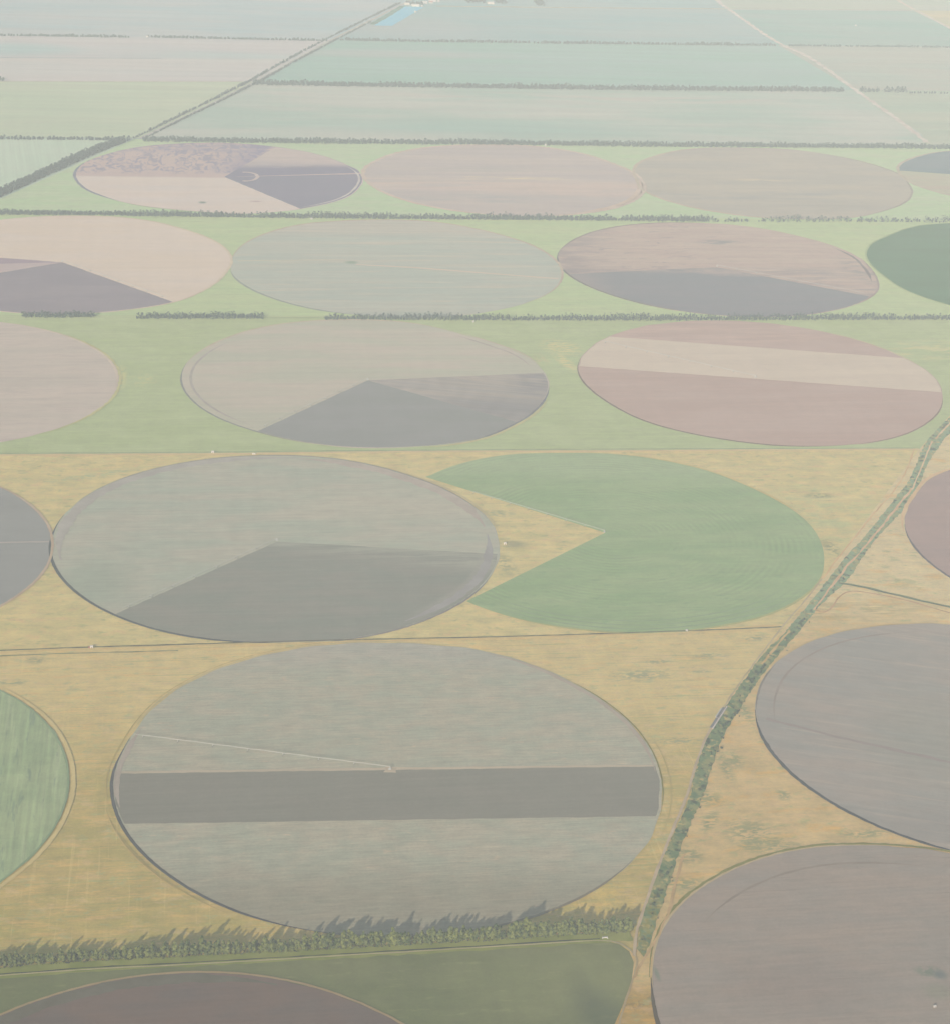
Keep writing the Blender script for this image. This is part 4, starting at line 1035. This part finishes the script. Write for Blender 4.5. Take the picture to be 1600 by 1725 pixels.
def irrigator_meshes():
    def head(bm):
        for sx in (-1, 1):
            for sy in (-1, 1): beam(bm, (sx * 1.6, sy * 1.6, 0), (sx * .35, sy * .35, 4.2), .16)
        beam(bm, (0, 0, 0), (0, 0, 4.9), .22)
        box_bm(bm, -.5, .5, -2.6, -1.9, .6, 2.0)
        box_bm(bm, -2.0, 2.0, -2.0, 2.0, 0, .25)

    def pipe(bm):
        for i in range(NT_):
            x0 = i * SPAN
            n = 6
            for j in range(n):
                z0 = 4.2 + .5 * math.sin(math.pi * j / n); z1 = 4.2 + .5 * math.sin(math.pi * (j + 1) / n)
                beam(bm, (x0 + SPAN * j / n, 0, z0), (x0 + SPAN * (j + 1) / n, 0, z1), .19)
        beam(bm, (NT_ * SPAN, 0, 4.2), (NT_ * SPAN + 14, 0, 4.0), .16)

    def truss(bm):
        for i in range(NT_):
            x0 = i * SPAN; n = 6
            for j in range(n + 1):
                if j in (0, n): continue
                zt = 4.2 + .5 * math.sin(math.pi * j / n)
                for s in (-1, 1): beam(bm, (x0 + SPAN * j / n, 0, zt - .25), (x0 + SPAN * j / n, s * .6, zt - 1.2), .05, 4)
            for s in (-1, 1):
                for j in range(n):
                    f = lambda q: (x0 + SPAN * q / n, s * .6 * min(1, q, n - q), 4.0 + .5 * math.sin(math.pi * q / n) - (1.0 if 0 < q < n else 0))
                    beam(bm, f(j), f(j + 1), .045, 4)

    def tower(bm):
        for s in (-1, 1): beam(bm, (0, s * 2.1, .9), (0, s * .2, 4.5), .22)
        beam(bm, (0, -2.1, .8), (0, 2.1, .8), .18)
        box_bm(bm, -.35, .35, -.4, .4, .55, 1.1)

    def wheel(bm):
        n = 12
        for rr, y0, y1 in ((.75, -.22, .22),):
            A = [bm.verts.new((rr * math.cos(i * 2 * math.pi / n), y0, rr * math.sin(i * 2 * math.pi / n))) for i in range(n)]
            B = [bm.verts.new((rr * math.cos(i * 2 * math.pi / n), y1, rr * math.sin(i * 2 * math.pi / n))) for i in range(n)]
            for i in range(n): bm.faces.new((A[i], A[(i + 1) % n], B[(i + 1) % n], B[i]))
            bm.faces.new(A[::-1]); bm.faces.new(B)
    r = {k: mesh_of(k, f) for k, f in dict(pivot_head=head, water_pipe=pipe, truss=truss, drive_tower=tower, wheel=wheel).items()}
    for k in r: r[k].materials.append(RUBBER if k == 'wheel' else GALV)
    return r


IM = irrigator_meshes()


def irrigator(apex, end, label):
    a, b = G(*apex), G(*end)
    r = link('pivot_irrigator', None, loc=(a[0], a[1], 1.2))
    L = math.hypot(b[0] - a[0], b[1] - a[1])
    r.rotation_euler = (0, 0, math.atan2(b[1] - a[1], b[0] - a[0]))
    r.scale = (L / (NT_ * SPAN + 14), 1.0, 1)
    link('pivot_head', IM['pivot_head'], None, r); link('water_pipe', IM['water_pipe'], None, r); link('truss', IM['truss'], None, r)
    for i in range(1, NT_ + 1):
        t_ = link('drive_tower', IM['drive_tower'], None, r, (i * SPAN, 0, 0))
        for s in (-1, 1): link('wheel', IM['wheel'], None, t_, (0, s * 2.1, .75)).rotation_euler = (0, 0, math.pi / 2)
    return tag(r, label, 'irrigator', 'centre-pivot irrigators')


irrigator((657, 1297), (226, 1242), 'long silver irrigation boom across the large striped circle')
irrigator((1017, 897.5), (790, 830), 'irrigation boom along the upper edge of the notch in the green circle')
irrigator((1272, 636), (1010, 576), 'faint irrigation boom across the pale band of the pinkish circle')
irrigator((467, 911), (206, 1029), 'irrigation boom on the left edge of the dark wedge in the pale grey green circle')
irrigator((1207, 449), (1455, 496), 'irrigation boom on the right edge of the dark wedge in the mottled brown circle')
irrigator((620, 640), (440, 722), 'irrigation boom on the left edge of the dark wedge in the beige circle')
irrigator((105, 441), (280, 503), 'irrigation boom beside the dark wedge in the peach circle')

# ================================================================== AIR, LIGHT, CAMERA
TOP = 1700.0
hz = link('haze', mesh_of('haze', lambda bm: box_bm(bm, -32000, 32000, -22000, 47000, -12, TOP)))
tag(hz, 'thin bluish haze lying over the whole plain', 'haze', None, 'structure')
t = NT('haze_air')
v = t.n('ShaderNodeVolumeScatter', {'Color': (.84, .94, 1.0, 1), 'Density': .14 / TOP, 'Anisotropy': -.25})
t.t.links.new(v.outputs[0], t.out.inputs['Volume'])
hz.data.materials.append(t.m)

w = bpy.data.worlds.new('World')
sc.world = w
w.use_nodes = True
bg = w.node_tree.nodes['Background']
sky = w.node_tree.nodes.new('ShaderNodeTexSky')
sky.sky_type = 'NISHITA'
sky.sun_disc = False
sky.sun_elevation = SUN_EL
sky.sun_rotation = math.pi + SUN_AZ
w.node_tree.links.new(sky.outputs[0], bg.inputs[0])
bg.inputs[1].default_value = .08

sl_ = bpy.data.lights.new('sun', 'SUN')
sl_.energy = 5.0
sl_.angle = math.radians(.5)
sl_.color = (1, .92, .80)
so = bpy.data.objects.new('sun', sl_)
col.objects.link(so)
so.rotation_euler = Vector((math.sin(SUN_AZ) * math.cos(SUN_EL), math.cos(SUN_AZ) * math.cos(SUN_EL), -math.sin(SUN_EL))).to_track_quat('-Z', 'Y').to_euler()

cam = bpy.data.cameras.new('camera')
co = bpy.data.objects.new('camera', cam)
col.objects.link(co)
cam.sensor_fit = 'HORIZONTAL'
cam.sensor_width = 36
cam.lens = F_PX / W0 * 36
cam.clip_start = 5
cam.clip_end = 120000
cp_, sp_ = math.cos(PITCH), math.sin(PITCH)
fwd, up, rt_ = Vector((0, cp_, -sp_)), Vector((0, sp_, cp_)), Vector((1, 0, 0))
c_, s_ = math.cos(ROLL), math.sin(ROLL)
X = rt_ * c_ + up * s_            # camera right axis after the bank
Y = up * c_ - rt_ * s_
co.matrix_world = Matrix(((X.x, Y.x, -fwd.x, 0), (X.y, Y.y, -fwd.y, 0), (X.z, Y.z, -fwd.z, H), (0, 0, 0, 1)))
sc.camera = co
sc.view_settings.view_transform = 'Standard'
sc.view_settings.look = 'None'
sc.view_settings.exposure = 0
sc.cycles.volume_bounces = 3
sc.cycles.max_bounces = 5
sc.cycles.diffuse_bounces = 2
